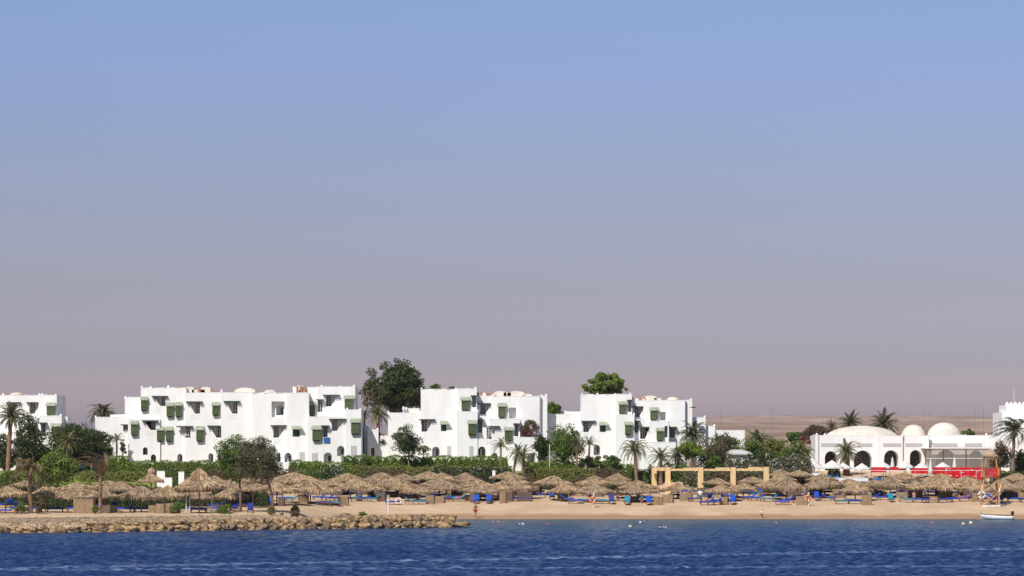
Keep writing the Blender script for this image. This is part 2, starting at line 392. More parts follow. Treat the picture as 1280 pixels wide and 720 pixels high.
# ---------------------------------------------------------------- buildings
def boolean_cut(me, cutters, keep):
    """me minus the joined cutter mesh, returned as a new mesh"""
    a = bpy.data.objects.new('tmp_a', me); b_ = bpy.data.objects.new('tmp_b', cutters)
    COL.objects.link(a); COL.objects.link(b_)
    md = a.modifiers.new('cut', 'BOOLEAN'); md.operation = 'DIFFERENCE'; md.solver = 'EXACT'; md.object = b_; md.use_self = True
    dg = bpy.context.evaluated_depsgraph_get(); dg.update()
    ev = a.evaluated_get(dg); out = bpy.data.meshes.new_from_object(ev)
    bpy.data.objects.remove(a); bpy.data.objects.remove(b_)
    return out
FIN = MB().lathe([(.16,0),(.17,.12),(.13,.22),(.15,.3),(.10,.42),(.02,.5)], 8)
FINM = None
def pierced_panel(parent, x0, z0, y, nx, nz, dx, dz, every=2):
    """one connected breeze-block sheet: pale cells, hole shade painted as flat dark diamonds"""
    p = MB(); p.v = [(x0+i*dx, y, z0+j*dz) for j in range(nz+1) for i in range(nx+1)]; q = nx+1
    for j in range(nz):
        for i in range(nx):
            c = [j*q+i, j*q+i+1, (j+1)*q+i+1, (j+1)*q+i]
            if (i+j) % every: p.f.append(tuple(c)); p.mi.append(0); continue
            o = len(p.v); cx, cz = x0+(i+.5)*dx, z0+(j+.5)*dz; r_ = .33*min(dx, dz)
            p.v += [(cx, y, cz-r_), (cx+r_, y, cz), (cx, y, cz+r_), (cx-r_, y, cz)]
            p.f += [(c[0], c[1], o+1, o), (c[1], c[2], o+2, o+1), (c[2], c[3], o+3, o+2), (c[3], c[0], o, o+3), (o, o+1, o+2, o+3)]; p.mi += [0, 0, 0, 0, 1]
    return p.obj('pierced_panel', ['stucco', 'voidshade'], parent)
class Bld:
    def __init__(s, name, label, cat, px, Y, zbase, group=None):
        s.Y = Y; s.zb = zbase; s.vols = []; s.cut = MB(); s.feat = []
        s.root = root(name, (X_(px, Y), Y, zbase+.0), label, cat, group); s.o = Vector((X_(px, Y), Y, zbase))
    def L(s, px, py, Y): return P(px, py, Y)-s.o
    def vol(s, x0, x1, top, Y, depth=9, base=None, Y1=None, top1=None):
        """box from px x0..x1, top row, front distance Y (Y1 at its right edge when slanted)"""
        Y1 = Y1 or Y; s.vols.append((x0, x1, top, Y, Y1, depth, base)); return s
    def front(s, px, py=None):
        c = [y+(y1-y)*(px-a)/(b-a) for a, b, t, y, y1, d, bs in s.vols if a-.2 <= px <= b+.2 and (py is None or t <= py+.5) and (bs is None or py is None or py < bs)]
        return min(c) if c else s.Y
    def build_walls(s, material='stucco'):
        wall = MB()
        cm = s.cut.mesh('cut', 'stucco') if s.cut.f else None
        for k, (x0, x1, t, Y, Y1, d, bs) in enumerate(s.vols):
            z1 = s.L(0, t, Y).z; z0 = (s.L(0, bs, Y).z if bs else -.9-.01*k)
            a = s.L(x0, 0, Y).x; b_ = s.L(x1, 0, Y1).x; Yb = max(Y, Y1)-s.o.y+d+.013*k
            v = MB().plan([(a, Y-s.o.y), (b_, Y1-s.o.y), (b_, Yb), (a, Yb)], z0, z1)
            me = v.mesh('v', 'stucco')
            bev = None
            if cm: me = boolean_cut(me, cm, 0)
            wall.add([tuple(q.co) for q in me.vertices], [tuple(p.vertices) for p in me.polygons])
            # hand-rendered coping: a slightly proud uneven lip of rounded blocks on the parapet
            n = max(2, int((b_-a)/1.6)); w = (b_-a)/n
            for i in range(n):
                u = (i+.5)/n; hh = random.uniform(.03, .09)
                yy = (Y+(Y1-Y)*u)-s.o.y
                if bs is None: wall.box(a+w*(i+.5), yy+.13, z1+hh/2, w*1.01, .30, hh)
        s.wall = wall.obj('wall', material, s.root)
        return s
    def finials(s, pts):
        global FINM
        if FINM is None: FINM = FIN.mesh('finial', 'stucco', True)
        for px, py in pts:
            Y = s.front(px, py+6)+.25; f = link('finial', FINM, s.root, s.L(px, py+2.2, Y)); k = Y/F*4.6/.5*random.uniform(.8,1.15); f.scale = (k*1.1, k*1.1, k)
    # --- openings (called before build_walls) ---
    def tri(s, x0, x1, y0, y1, side='R', depth=1.3):
        Y = s.front((x0+x1)/2, y0)
        a, b_ = s.L(x0, y0, Y), s.L(x1, y1, Y)
        xs, xe = a.x+.12, b_.x-.12; zt, zb = a.z, b_.z
        door = (xe-.75, xe-.05) if side == 'R' else (xs+.05, xs+.75)
        if side == 'R': poly = [(xs, zt), (xe, zt), (xe, zb), (xe-.75, zb), (xs+.1, zt-.25)]
        else: poly = [(xs, zt), (xe, zt), (xe-.1, zt-.25), (xs+.75, zb), (xs, zb)]
        yl = Y-s.o.y
        s.cut.prism(poly, yl-3.5, yl+depth)
        def later():
            mb = MB(); # pergola canopy: slab carried on small joists
            mb.b2(a.x-.25, b_.x+.25, yl-.45, yl-.02, zt+.03, zt+.13)
            k = a.x-.15
            while k < b_.x+.2: mb.b2(k, k+.12, yl-.55, yl-.47, zt-.10, zt+.08); mb.b2(k+.02,k+.10, yl-.46, yl-.03, zt-.06, zt+.027); k += .3
            mb.obj('canopy', 'greendark', s.root)
            d = MB(); x_0, x_1 = door; yb = yl+depth-.06
            for xx in (x_0, (x_0+x_1)/2-.03, x_1-.07): d.b2(xx, xx+.07, yb-.05, yb+.02, zb, zt-.05)
            nz_ = 4
            for i in range(nz_+1): zz = zb+(zt-.1-zb)*i/nz_; d.b2(x_0+.005, x_1-.005, yb-.045, yb+.015, zz, zz+.055)
            dd = d.obj('balcony_door', 'whitewood', s.root)
            MB().b2(x_0+.03, x_1-.03, yb+.022, yb+.04, zb+.02, zt-.06).obj('pane', 'darkglass', dd)
            lx = xs+(.5 if side == 'R' else (xe-xs)-.5)
            MB().lathe([(.05,-.14),(.09,-.08),(.09,.08),(.03,.15)], 6, (lx, yl-.11, zt-.65)).obj('wall_lamp', 'lamp', s.root)
            # pierced breeze-block pattern in the balustrade under the opening
            if random.random() < .75:
                pierced_panel(s.root, (x_0+x_1)/2+(-.3 if side == 'R' else .3)-.6, zb-.78, yl-.006, 5, 3, .24, .2)
        s.feat.append(later)
    def rec(s, x0, x1, y0, y1, depth=1.4, slab=True, door=True):
        Y = s.front((x0+x1)/2, y0+2); a, b_ = s.L(x0, y0, Y), s.L(x1, y1, Y); yl = Y-s.o.y
        s.cut.b2(a.x, b_.x, yl-3.6, yl+depth, b_.z, a.z)
        def later():
            if slab:
                mb = MB().b2(a.x-.2, b_.x+.25, yl-.75, yl-.02, a.z+.01, a.z+.10)
                for k in range(5): xx = a.x+(b_.x-a.x)*k/4; mb.b2(xx-.05, xx+.05, yl-.85, yl-.04, a.z-.06, a.z+.008)
                mb.obj('canopy', 'greendark', s.root)
            if door:
                d = MB(); w = (b_.x-a.x); yb = yl+depth-.05
                for i in range(3): xx = a.x+.08+(w-.22)*i/2; d.b2(xx, xx+.06, yb-.04, yb+.02, b_.z+.02, a.z-.1)
                for i in range(4): zz = b_.z+.02+(a.z-.18-b_.z)*i/3; d.b2(a.x+.085, b_.x-.085, yb-.035, yb+.015, zz, zz+.05)
                dd = d.obj('balcony_door', 'whitewood', s.root)
                MB().b2(a.x+.1, b_.x-.1, yb+.022, yb+.035, b_.z+.03, a.z-.12).obj('pane', 'darkglass', dd)
        s.feat.append(later)
    def bay(s, x0, x1, y0, y1):
        """green slatted bay window under a pale hood"""
        Y = s.front((x0+x1)/2, y0+2); 
        def later():
            a, b_ = s.L(x0, y0, Y), s.L(x1, y1, Y); yl = Y-s.o.y; w = b_.x-a.x; h = a.z-b_.z
            xa, xb = a.x+w*.12, b_.x-w*.12; zt = a.z-h*.22
            m = MB().b2(xa, xb, yl-.42, yl+.05, b_.z+h*.10, zt)
            for i in range(8):                        # upright slats and rails
                xx = xa+(xb-xa)*(i+.5)/8; m.b2(xx-.03, xx+.03, yl-.47, yl-.422, b_.z+h*.10, zt-.02)
            for zz in (b_.z+h*.10, b_.z+h*.36, b_.z+h*.62, zt-.10): m.b2(xa-.04, xb+.04, yl-.49, yl-.472, zz, zz+.07)
            for sx in (xa-.03, xb+.03): m.b2(sx-.028, sx+.028, yl-.50, yl+.04, b_.z+h*.08, zt+.02)
            bw = m.obj('bay_window', 'green', s.root)
            MB().plan([(xa+.1,yl-.36),(xb-.1,yl-.36),(xb-.1,yl-.02),(xa+.1,yl-.02)], b_.z, b_.z+h*.095).obj('bracket', 'greendark', bw)
            hd = MB(); z2 = zt
            # sloped hood, closed at the sides, with a scalloped skirt
            vs = [(a.x-.02,yl-.04,a.z),(b_.x+.02,yl-.04,a.z),(b_.x+.06,yl-.60,z2),(a.x-.06,yl-.60,z2),(a.x-.02,yl-.04,a.z-.08),(b_.x+.02,yl-.04,a.z-.08),(b_.x+.06,yl-.60,z2-.1),(a.x-.06,yl-.60,z2-.1)]
            hd.add(vs, [(0,3,2,1),(4,5,6,7),(0,1,5,4),(1,2,6,5),(2,3,7,6),(3,0,4,7)])
            hd.obj('awning', 'greenpale', bw)
        s.feat.append(later)
    def small_window(s, x0, x1, y0, y1):
        Y = s.front((x0+x1)/2, y0+2); a, b_ = s.L(x0, y0, Y), s.L(x1, y1, Y); yl = Y-s.o.y
        s.cut.b2(a.x, b_.x, yl-3.6, yl+.35, b_.z, a.z-.35)
        def later():
            m = MB(); 
            m.b2(a.x+.02, b_.x-.02, yl+.18, yl+.26, b_.z+.02, a.z-.37)
            w = m.obj('window', 'greendark', s.root)
            f = MB()
            for xx in (a.x+.02, (a.x+b_.x)/2-.03, b_.x-.09): f.b2(xx, xx+.07, yl+.1, yl+.175, b_.z+.02, a.z-.37)
            for zz in (b_.z+.02, b_.z+(a.z-.4-b_.z)*.55): f.b2(a.x+.025, b_.x-.025, yl+.11, yl+.17, zz, zz+.06)
            f.obj('frame', 'green', w)
            hd = MB(); zt = a.z; z2 = a.z-.45
            hd.add([(a.x-.1,yl-.01,zt),(b_.x+.1,yl-.01,zt),(b_.x+.55,yl-.7,z2),(a.x-.1,yl-.7,z2),(a.x-.1,yl-.01,zt-.1),(b_.x+.1,yl-.01,zt-.1),(b_.x+.55,yl-.7,z2-.1),(a.x-.1,yl-.7,z2-.1)],
                   [(0,3,2,1),(4,5,6,7),(0,1,5,4),(1,2,6,5),(2,3,7,6),(3,0,4,7)])
            hd.obj('awning', 'greenpale', w)
        s.feat.append(later)
    def arch(s, x0, x1, y0, y1, depth=1.2, glaze=None, pointed=0, square=None):
        Y = s.front((x0+x1)/2, y0+2); a, b_ = s.L(x0, y0, Y), s.L(x1, y1, Y); yl = Y-s.o.y
        cx = (a.x+b_.x)/2; r = (b_.x-a.x)/2; spr = max(a.z-r*(1.25 if pointed else 1.0), b_.z+.05)
        poly = [(a.x, b_.z)]+[(cx-r*math.cos(t), spr+(a.z-spr)*math.sin(t)**(.8 if pointed else 1)) for t in [PI*i/12 for i in range(13)]]+[(b_.x, b_.z)]
        if square:                                  # the arch sits at the back of a square recess
            q0, q1 = s.L(square[0], square[2], Y), s.L(square[1], square[3], Y)
            s.cut.b2(q0.x, q1.x, yl-3.6, yl+.9, q1.z, q0.z)
            s.cut.prism(poly, yl+.8, yl+2.2)
            yb = yl+2.2
        else:
            s.cut.prism(poly, yl-3.5, yl+depth); yb = yl+depth
        def later():
            if glaze:
                g_ = MB().b2(a.x+.02, b_.x-.02, yb-.12, yb-.05, b_.z, a.z-.03).obj('arch_dark_panel', 'darkglass', s.root)  # dark sheet standing in for the unlit interior behind the arch
                f = MB(); n = 4 if r > 1 else 2
                for i in range(n+1): xx = a.x+.03+(b_.x-a.x-.12)*i/n; f.b2(xx, xx+.08, yb-.18, yb-.125, b_.z, a.z-.05)
                f.b2(a.x+.03, b_.x-.03, yb-.17, yb-.13, spr-.05, spr+.05)
                f.obj('frame', glaze, g_)
            else:
                # shadowed inner door with two leaves
                d = MB().b2(cx-r*.55, cx+r*.75, yb-.1, yb-.03, b_.z, min(spr+.25, a.z-.1)); dd = d.obj('garden_door', 'plasterpale', s.root)
                MB().b2(cx-.02+r*.05, cx+r*.62, yb-.12, yb-.103, b_.z+.2, min(spr+.1, a.z-.2)).obj('pane', 'darkglass', dd)
        s.feat.append(later)
    def box_part(s, name, material, x0, x1, y0, y1, dy0, dy1):
        Y = s.front((x0+x1)/2, y0+1); a, b_ = s.L(x0, y0, Y), s.L(x1, y1, Y); yl = Y-s.o.y
        s.feat.append(lambda: MB().b2(a.x, b_.x, yl+dy0, yl+dy1, b_.z, a.z).obj(name, material, s.root))
    def roof_bits(s, items):
        """(px, base row, kind, width px)"""
        for px, py, kind, w in items:
            Y = s.front(px, py+8)+2.5; c = s.L(px, py, Y); ww = w*Y/F
            if kind == 'vault':
                MB().prism([(c.x-ww/2, c.z-1.2)]+[(c.x-ww/2*math.cos(t), c.z+ww*.17*math.sin(t)) for t in [PI*i/10 for i in range(11)]]+[(c.x+ww/2, c.z-1.2)], c.y, c.y+3).obj('roof_vault', 'cream', s.root)
            elif kind == 'dome':
                MB().lathe([(ww/2,-1.4),(ww/2,0)]+[(ww/2*math.cos(t), ww*.22*math.sin(t)) for t in [PI/2*i/8 for i in range(1,9)]], 20, c).obj('roof_dome', 'cream', s.root, True)
            elif kind == 'box':
                MB().b2(c.x-ww/2, c.x+ww/2, c.y, c.y+2.5, c.z-1.3, c.z+.0).obj('roof_box', 'cream' if random.random()<.5 else 'stucco', s.root)
            elif kind == 'clay':
                m = MB(); x = c.x-ww/2
                while x < c.x+ww/2:
                    q = random.uniform(.25,.5); m.box(x, c.y-1.2+random.random(), c.z-.45, q, .5, .9+random.uniform(0,.25)); x += q*1.5
                m.obj('roof_tiles', 'terracotta', s.root)
            elif kind == 'tank':
                MB().lathe([(ww/2,-.9),(ww/2,0),(ww*.35,.18),(.05,.25)], 12, c).obj('water_tank', 'plasterpale', s.root)
    def done(s, material='stucco'):
        s.build_walls(material)
        for f in s.feat: f()
        return s
M['voidshade'] = mat('painted hole shade', (.20,.20,.19), (.14,.14,.13), rough=1)  # flat dark colour standing in for shade inside the pierced holes

GRP = 'white hotel blocks with green bay windows'
A = Bld('hotel_block', 'long white stepped hotel block at left with the most green bay windows and blue towel', 'building', 300, 460, 5.2, GRP)
A.vol(119,161,521.5,463.2).vol(138,158,518.5,464,depth=4).vol(156,178,496.5,462.4).vol(176,232.5,484.8,461.4,Y1=461.0).vol(231,278,491,460.6)
A.vol(276,316.5,490.5,460.0).vol(315,361,491.5,459.1,Y1=458.7).vol(358.5,386,491.3,458.2).vol(366,398,484.3,460.2,depth=8).vol(397,444,483.3,459.5)
A.vol(384.5,434,521,457.2,depth=3.5).vol(432,451.5,512.3,457.0,depth=8).vol(344.5,363,578,455.5,depth=4).vol(160,200,524,460.9,depth=3).vol(455,460,533,463,depth=6).vol(459.5,473,537,461.5,depth=1)
for t in [(176,185,495.6,514),(208,217,503,522),(219,228,502.3,522),(265,275,502.5,520),(163.5,172.7,525.6,545),(196,204.7,533,552.7),(207,216,533,552.7),(245,255,532.5,552.5),(382,394.6,501.6,521),(430,442.4,494,513),(389.7,402.3,531.8,552),(438,450.6,523,543.7)]: A.bay(*t)
A.small_window(365.7,374.7,532,546)
for t in [(192,208,496,507.5,'R'),(235,251,502.8,517,'R'),(180,195.7,526.5,537.5,'R'),(223,239,533.5,547,'R'),(261.5,278,533,547,'R'),(281.7,298,502.3,517,'R'),(340.4,358,532.5,547,'L'),(406,422.6,494.5,508,'L'),(413.5,430.7,524.5,538.5,'L')]: A.tri(*t)
A.rec(396.5,403,500,515); A.rec(403.2,409.5,532.5,546.5); A.rec(153,160,531.3,539)
A.arch(344.5,354,505.8,519,square=(339.4,355.7,501.8,521.3))
for t in [(178.5,184.5,559,568.5),(188.5,195,568,578),(221.5,228,567.3,578),(260.3,266.5,566.5,578),(346,350.5,566,578),(355.3,364.5,566,578),(404.5,414.8,565.5,579),(421.3,430.5,557.2,570),(459.9+1,468.8,557.6,571)]: A.arch(*t)
A.box_part('glass_door','darkglass',272,278,567.5,579,-.06,-.01); A.box_part('shutter','plasterpale',374.5,381,565,578,-.06,-.01); A.box_part('shutter','plasterpale',390,397,566,578,-.06,-.01); A.box_part('shutter','plasterpale',438.5,445.5,557,569,-.06,-.01)
A.done()
A.finials([(177.4,485),(188.4,484.6),(210.5,484.6),(156.6,496.6),(277,488.5),(232,491),(367,484.3),(402,483.3),(425.6,483.3),(442.5,483.3),(434,512.3),(450.3,512.3),(386,521.5),(119.8,521.5),(460.5,537),(472,537)])
A.roof_bits([(236,485.5,'vault',13),(229,484,'clay',7),(248,487,'box',16),(257,485.5,'vault',12),(270,489,'clay',7),(252,484.5,'clay',4),(306,489,'vault',26),(292,490,'clay',8),(322,490.5,'clay',7),(337,489.5,'vault',13),(343,490.6,'clay',6),(329,490.5,'box',8),(355,491,'clay',5),(375,484,'vault',12),(377,483.6,'clay',9),(396,483.5,'clay',7),(284,490.5,'box',6),(144,518.5,'clay',7)])
# blue towel hung on the balustrade of block A
o = MB().add([(-.5,0,.5),(.5,0,.52),(.52,-.02,-.45),(-.48,-.03,-.42),(-.5,.05,.5),(.5,.05,.52),(.52,.03,-.45),(-.48,.02,-.42)], [(0,3,2,1),(4,5,6,7),(0,1,5,4),(3,7,6,2),(0,4,7,3),(1,2,6,5)]).obj('towel','solarblue')
o.location = P(408.4,550.5,A.front(408,550)-.12); o.scale=(.93,1,.82)
tag(o, 'bright blue towel hanging on a white balcony of the left hotel block', 'towel')

B = Bld('hotel_block', 'middle white hotel block with magenta bougainvillea on its right terrace', 'building', 580, 460, 5.2, GRP)
B.vol(485,528,516,461.8).vol(503.5,527,514,463,depth=5).vol(526,574,486.5,461.0,Y1=460.6).vol(572,596,486.2,459.6).vol(595,616,495,461.5,depth=5).vol(614,676,495.6,460.4).vol(675.3,684,495,460.9)
B.vol(571,597,514.5,458.6,depth=3).vol(596,613,520,459.8,depth=3).vol(612,650,524,458.0,depth=4).vol(642,672.5,546.5,457.2,depth=2.2).vol(472.5,494,545,462,depth=5).vol(503.8,509,510.5,462.4,depth=3).vol(596.5,612,548,458.8,depth=2)
for t in [(576,587.5,496,514),(584.5,596,525,544.5),(622,633,503.5,523),(630,641,533.5,551.5)]: B.bay(*t)
B.small_window(551,558,526,539)
for t in [(525.8,542,525,539.5,'L'),(599,614.5,505,518,'L'),(606.3,622.5,533.5,549,'L')]: B.tri(*t)
B.rec(590,595,495,509,depth=1); B.rec(597.3,603,525,541,depth=1.2); B.rec(636,645,509.5,523,depth=1.3,slab=False,door=False); B.rec(643,648,530,545.5)
for t in [(540,549.5,558.3,572),(598,606.8,558.3,572),(614.5,621.7,566,573),(659.3,668.7,566,579)]: B.arch(*t)
B.box_part('shutter','plasterpale',559,564,557.5,572,-.06,-.01); B.box_part('shutter','plasterpale',586.5,591.5,557.5,572,-.06,-.01)
B.box_part('drainpipe','darkglass',674.6,675.2,495.5,546,-.08,-.01)
B.done()
B.finials([(527,486.5),(570,486.6),(585,486.2),(594.5,486.2),(485.6,516),(504.5,510.5),(508,510.5),(676.6,495),(683,495),(616,495.6),(643,495.6),(613,524),(648.5,524),(597,514.5),(643,546.5),(671.5,546.5)])
B.roof_bits([(600,490.5,'clay',5),(606,491,'box',10),(612,492,'clay',6),(625,491.5,'vault',16),(645,492.5,'vault',22),(634,490.5,'box',9),(660,494,'vault',10),(515,510.5,'box',18),(618,495,'clay',6),(656,495,'clay',4)])
C = Bld('hotel_block', 'third white hotel block standing left of the palms and desert view', 'building', 790, 460, 5.2, GRP)
C.vol(684,728,518.2,463.3).vol(706,728,514.8,464.3,depth=4).vol(727,771,493.3,461.0,Y1=460.6).vol(770,790,493,459.6).vol(789,805,501,461.5,depth=5).vol(804,857.3,500.3,460.4).vol(856.6,865.3,500,460.9)
C.vol(770.5,793,518.5,458.6,depth=3).vol(792,813,524.5,459.8,depth=3).vol(812,836,527,458.0,depth=4).vol(835,882,521.7,462.2,depth=6).vol(881,894,533,463,depth=5).vol(800,845,553,457.0,depth=2.5).vol(893,931,538.2,466,depth=4)
for t in [(773,783,501.5,518),(780.5,790.5,527,544),(812,823,509,525.2),(820,830,534.5,551.8)]: C.bay(*t)
C.small_window(749.5,757,527,540)
for t in [(728,742.7,527,540,'L'),(791.5,805.6,509,521.5,'L'),(799,813,534.5,548.5,'L')]: C.tri(*t)
C.rec(785,789.3,500.5,515,depth=1); C.rec(792.5,798,526.5,541,depth=1.2); C.rec(825,832,515,525.5,depth=1.3,slab=False,door=False); C.rec(830.7,834.5,532.5,546.5,slab=False); C.rec(837,844,534.3,547)
C.rec(864,868,509.5,512,depth=.2,door=False)
for t in [(742,750,556,569)]: C.arch(*t)
C.box_part('drainpipe','darkglass',856.4,857,501,533,-.08,-.01)
C.done()
C.finials([(727.6,493.3),(746.7,493.4),(769,493.3),(787.8,493),(706.7,514.8),(684.8,518.2),(805,500.3),(864,500),(881,521.7),(893,533),(813,527),(835,527),(792.5,518.5)])
C.roof_bits([(797,498,'box',8),(803,497,'clay',7),(812,497.5,'vault',18),(822,497.6,'box',9),(841,499.5,'dome',15),(793,496.5,'clay',4),(716,514.8,'clay',6),(912,538.0,'clay',12),(694,518.5,'clay',3)])
D0 = Bld('hotel_block', 'partly cut off white hotel block at the left edge behind palms', 'building', 30, 468, 5.2, GRP)
D0.vol(-40,50,494.5,466).vol(48,71,494,465.2).vol(50,77,520,463.6,depth=4).vol(76,84.5,521,466.5,depth=4).vol(-40,20,540,463,depth=4)
D0.bay(58,69.5,503,520.5); D0.bay(64,76,529,546); D0.tri(35.5,51,503.8,517,'L'); D0.tri(10,24,503.8,517,'L'); D0.rec(51,57,529,545); D0.tri(36,50,533,547,'L')
D0.done(); D0.finials([(4,494.5),(32,494.5),(49.5,494),(53,494),(69.5,494),(51,520),(76,520)])
D0.roof_bits([(8,493,'clay',8),(20,493,'vault',14),(29,493.5,'clay',8)])

# restaurant with domes and arches
R = Bld('domed_restaurant', 'low white arcaded restaurant with three domes behind white parasols', 'building', 1130, 458, 5.0)
R.vol(1020,1098.5,544.5,458.2).vol(1098,1128.5,545,457.6).vol(1128,1161,544.7,458.0).vol(1160,1236,544.3,459.0).vol(1235,1262,544,458.7).vol(1019,1023,543.2,457.9,depth=4)
for t in [(1031,1046.5,564,588),(1067.5,1090,563,588),(1105,1123.2,562.8,588),(1137.3,1152.2,562.5,588),(1169.5,1196,562.5,588),(1212.3,1227.7,563,588)]:
    R.arch(*t, depth=3.0, glaze='brownwood', pointed=1)
for x0, x1 in [(1026,1060),(1071,1090.5),(1104,1126.5),(1131.5,1153),(1165.7,1196.7),(1206,1227.3)]: R.box_part('wall_grille','plasterpale',x0,x1,554,558.3,-.035,.02)
R.done()
R.finials([(1021,543.5),(1031,544.6),(1042,544.8),(1060,544.6),(1098.3,544.5),(1128,545),(1161,544.5),(1175.5,544.5),(1207,544.5),(1233,542.5)])
def dome(px, py, wpx, hpx, Y, dy=0, flat=1.0):
    c = R.L(px, py, Y); r = wpx*Y/F/2; h = hpx*Y/F
    MB().lathe([(r,-1.2),(r*1.0,0)]+[(r*math.cos(t), h*math.sin(t)**flat) for t in [PI/2*i/12 for i in range(1,13)]], 36, c).obj('dome', 'cream', R.root, True)
dome(1077,545.2,90,13.0,465.5,flat=1.25); dome(1142,545.2,30,14.5,466); dome(1180,545.2,41.5,17.0,465)
# glazed veranda in front
V_ = root('glazed_veranda', P(1198,588,455), 'glass walled veranda with thin brown roof edge on the restaurant front', 'veranda'); vo = P(1198,588,455)
def LV(px,py,Y): return P(px,py,Y)-vo
a, b_ = LV(1156.5,561,453.0), LV(1239,561,453.0); z0 = LV(0,588,453).z
MB().b2(a.x,b_.x,a.y,a.y+5.2,a.z,a.z+.14).obj('roof_edge','canvas',V_)
MB().b2(a.x-.02,b_.x+.02,a.y-.03,a.y+.10,a.z-.12,a.z-.005).obj('beam','brownwood',V_)
for px in (1157,1179,1207.5,1238): q = LV(px,561,453).x; MB().b2(q-.07,q+.07,a.y-.01,a.y+.13,z0,a.z-.125).obj('post','brownwood',V_)
MB().b2(a.x+.1,b_.x-.1,a.y+.02,a.y+.06,LV(0,573.5,453).z,LV(0,573.1,453).z+.06).obj('rail','whitewood',V_)
gm_, nt, b = nodes('veranda glass')
tr = N(nt,'ShaderNodeBsdfTransparent'); tr.inputs[0].default_value=(.86,.85,.83,1); df = N(nt,'ShaderNodeBsdfDiffuse'); df.inputs[0].default_value=(.45,.42,.38,1)
ms = N(nt,'ShaderNodeMixShader'); ms.inputs[0].default_value=.30; nt.links.new(tr.outputs[0],ms.inputs[1]); nt.links.new(df.outputs[0],ms.inputs[2]); nt.links.new(ms.outputs[0],nt.nodes['Material Output'].inputs[0])
M['vglass'] = gm_
xs = [LV(p,0,453).x for p in (1157,1179,1207.5,1238)]
for q0,q1 in zip(xs[:-1],xs[1:]): MB().b2(q0+.08,q1-.08,a.y+.08,a.y+.10,z0,a.z-.13).obj('glass_panel','vglass',V_)

# castle-like tower at the right edge
T = Bld('crenellated_tower', 'white crenellated tower with flagpole cut by the right edge', 'building', 1275, 470, 5.0)
T.vol(1252.5,1310,515.5,469).vol(1257.8,1310,506.5,471,depth=7).vol(1247,1262,537,468,depth=4).vol(1262,1310,545,463,depth=5)
for k in range(3):
    x = 1256.3+k*3.3; T.cut.b2(T.L(x,0,469).x, T.L(x+1.5,0,469).x, -2.5, .3-.0, T.L(0,532,469).z, T.L(0,525,469).z)
T.done()
m = MB()
for k in range(9):
    x = 1259+k*5.2; q = T.L(x,506.5,471); w = .27; m.prism([(q.x-w,q.z-.1),(q.x-w,q.z+.12),(q.x-w*.45,q.z+.42),(q.x,q.z+.5),(q.x+w*.45,q.z+.42),(q.x+w,q.z+.12),(q.x+w,q.z-.1)], q.y+.02, q.y+.35)
m.obj('battlement','stucco',T.root)
for k in range(3):
    q = T.L(1260.5+k*8.5,515,471); pierced_panel(T.root, q.x, q.z, q.y-.006, 4, 4, .15, .17)
q = T.L(1270.3,505,471); MB().tube([q+Vector((0,2,-.5)), q+Vector((0,2,2.4))],[.05,.035],6).obj('flagpole','whitewood',T.root)
T.finials([(1253.6,515.5)])
MB().b2(*[T.L(1248.5,0,468).x-.1,T.L(1248.5,0,468).x+.1], -1.9,-1.6, T.L(0,537,468).z, T.L(0,534,468).z).obj('finial','stucco',T.root)

# garden kiosk
kz = P(922.5,587,452); K = root('garden_kiosk', kz, 'small white kiosk with shallow pale roof among shrubs', 'kiosk')
def LK(px,py): return P(px,py,452)-kz
a, b_ = LK(909,565), LK(938,565)
MB().b2(a.x,b_.x,0,3,-.8,a.z).obj('wall','stucco',K)
e0,e1,ap = LK(904.5,567), LK(940.5,567), LK(922.5,562)
MB().add([(e0.x,-.5,e0.z),(e1.x,-.5,e0.z),(e1.x,3.5,e0.z),(e0.x,3.5,e0.z),(e0.x+1.3,1.2,ap.z),(e1.x-1.3,1.2,ap.z),(e1.x-1.3,1.8,ap.z),(e0.x+1.3,1.8,ap.z),(e0.x,-.5,e0.z-.18),(e1.x,-.5,e0.z-.18),(e1.x,3.5,e0.z-.18),(e0.x,3.5,e0.z-.18)],
  [(0,1,5,4),(1,2,6,5),(2,3,7,6),(3,0,4,7),(4,5,6,7),(0,8,9,1),(1,9,10,2),(2,10,11,3),(3,11,8,0),(8,11,10,9)]).obj('roof','plasterpale',K)
# hidden-behind smaller white buildings seen over the shrubs
for (x0,x1,t,Y,lab) in [(955,975,568,470,'low white garden wall behind yellow green palms'),(1012,1022,552,468,'short white wall left of the restaurant corner')]:
    pass
# white garden walls
def gwall(name, label, pts, Y, th=.35, cat='wall', zb=None, material='stucco'):
    x0,x1,t = pts; z0 = h1(X_((x0+x1)/2,Y),Y)-.3
    z1 = Z_(t,Y); c = Vector((X_((x0+x1)/2,Y),Y,z0)); w=(x1-x0)*Y/F
    m = MB().b2(-w/2,w/2,0,th,0,z1-z0); n=max(1,int(w/1.2))
    for i in range(n): m.b2(-w/2+w*i/n,-w/2+w*(i+1)/n-.01,-.04,th+.04,z1-z0,z1-z0+random.uniform(.05,.1))
    o = m.obj(name,material); o.location=c; tag(o,label,cat); return o
gwall('garden_wall','upper white stair wall behind the tall steep parasol',(196,206,589.5),440)
gwall('garden_wall','lower white stair wall stepped beside the tall steep parasol',(205,215,597.5),438)
gwall('garden_wall','narrow white wall piece just left of the tall steep parasol peak',(223,230,590),440)
gwall('terrace_wall','low white terrace wall in front of white parasols',(1020,1085,597.5),441.2,)
gwall('terrace_wall','short taller white block ending the low terrace wall',(1015,1026,591.5),441.8)
for px,lab in ((617.2,'white garden pillar rising between two thatch roofs'),): gwall('garden_pillar',lab,(615.4,619.2,588.5),441)
gwall('beach_counter','small white beach counter under the mid thatch roofs',(774,788,617.5),436,th=.7,cat='counter')
gwall('shower_wall','small white wall under the thatch by the pergola end',(929,940,611.5),437,th=.4)
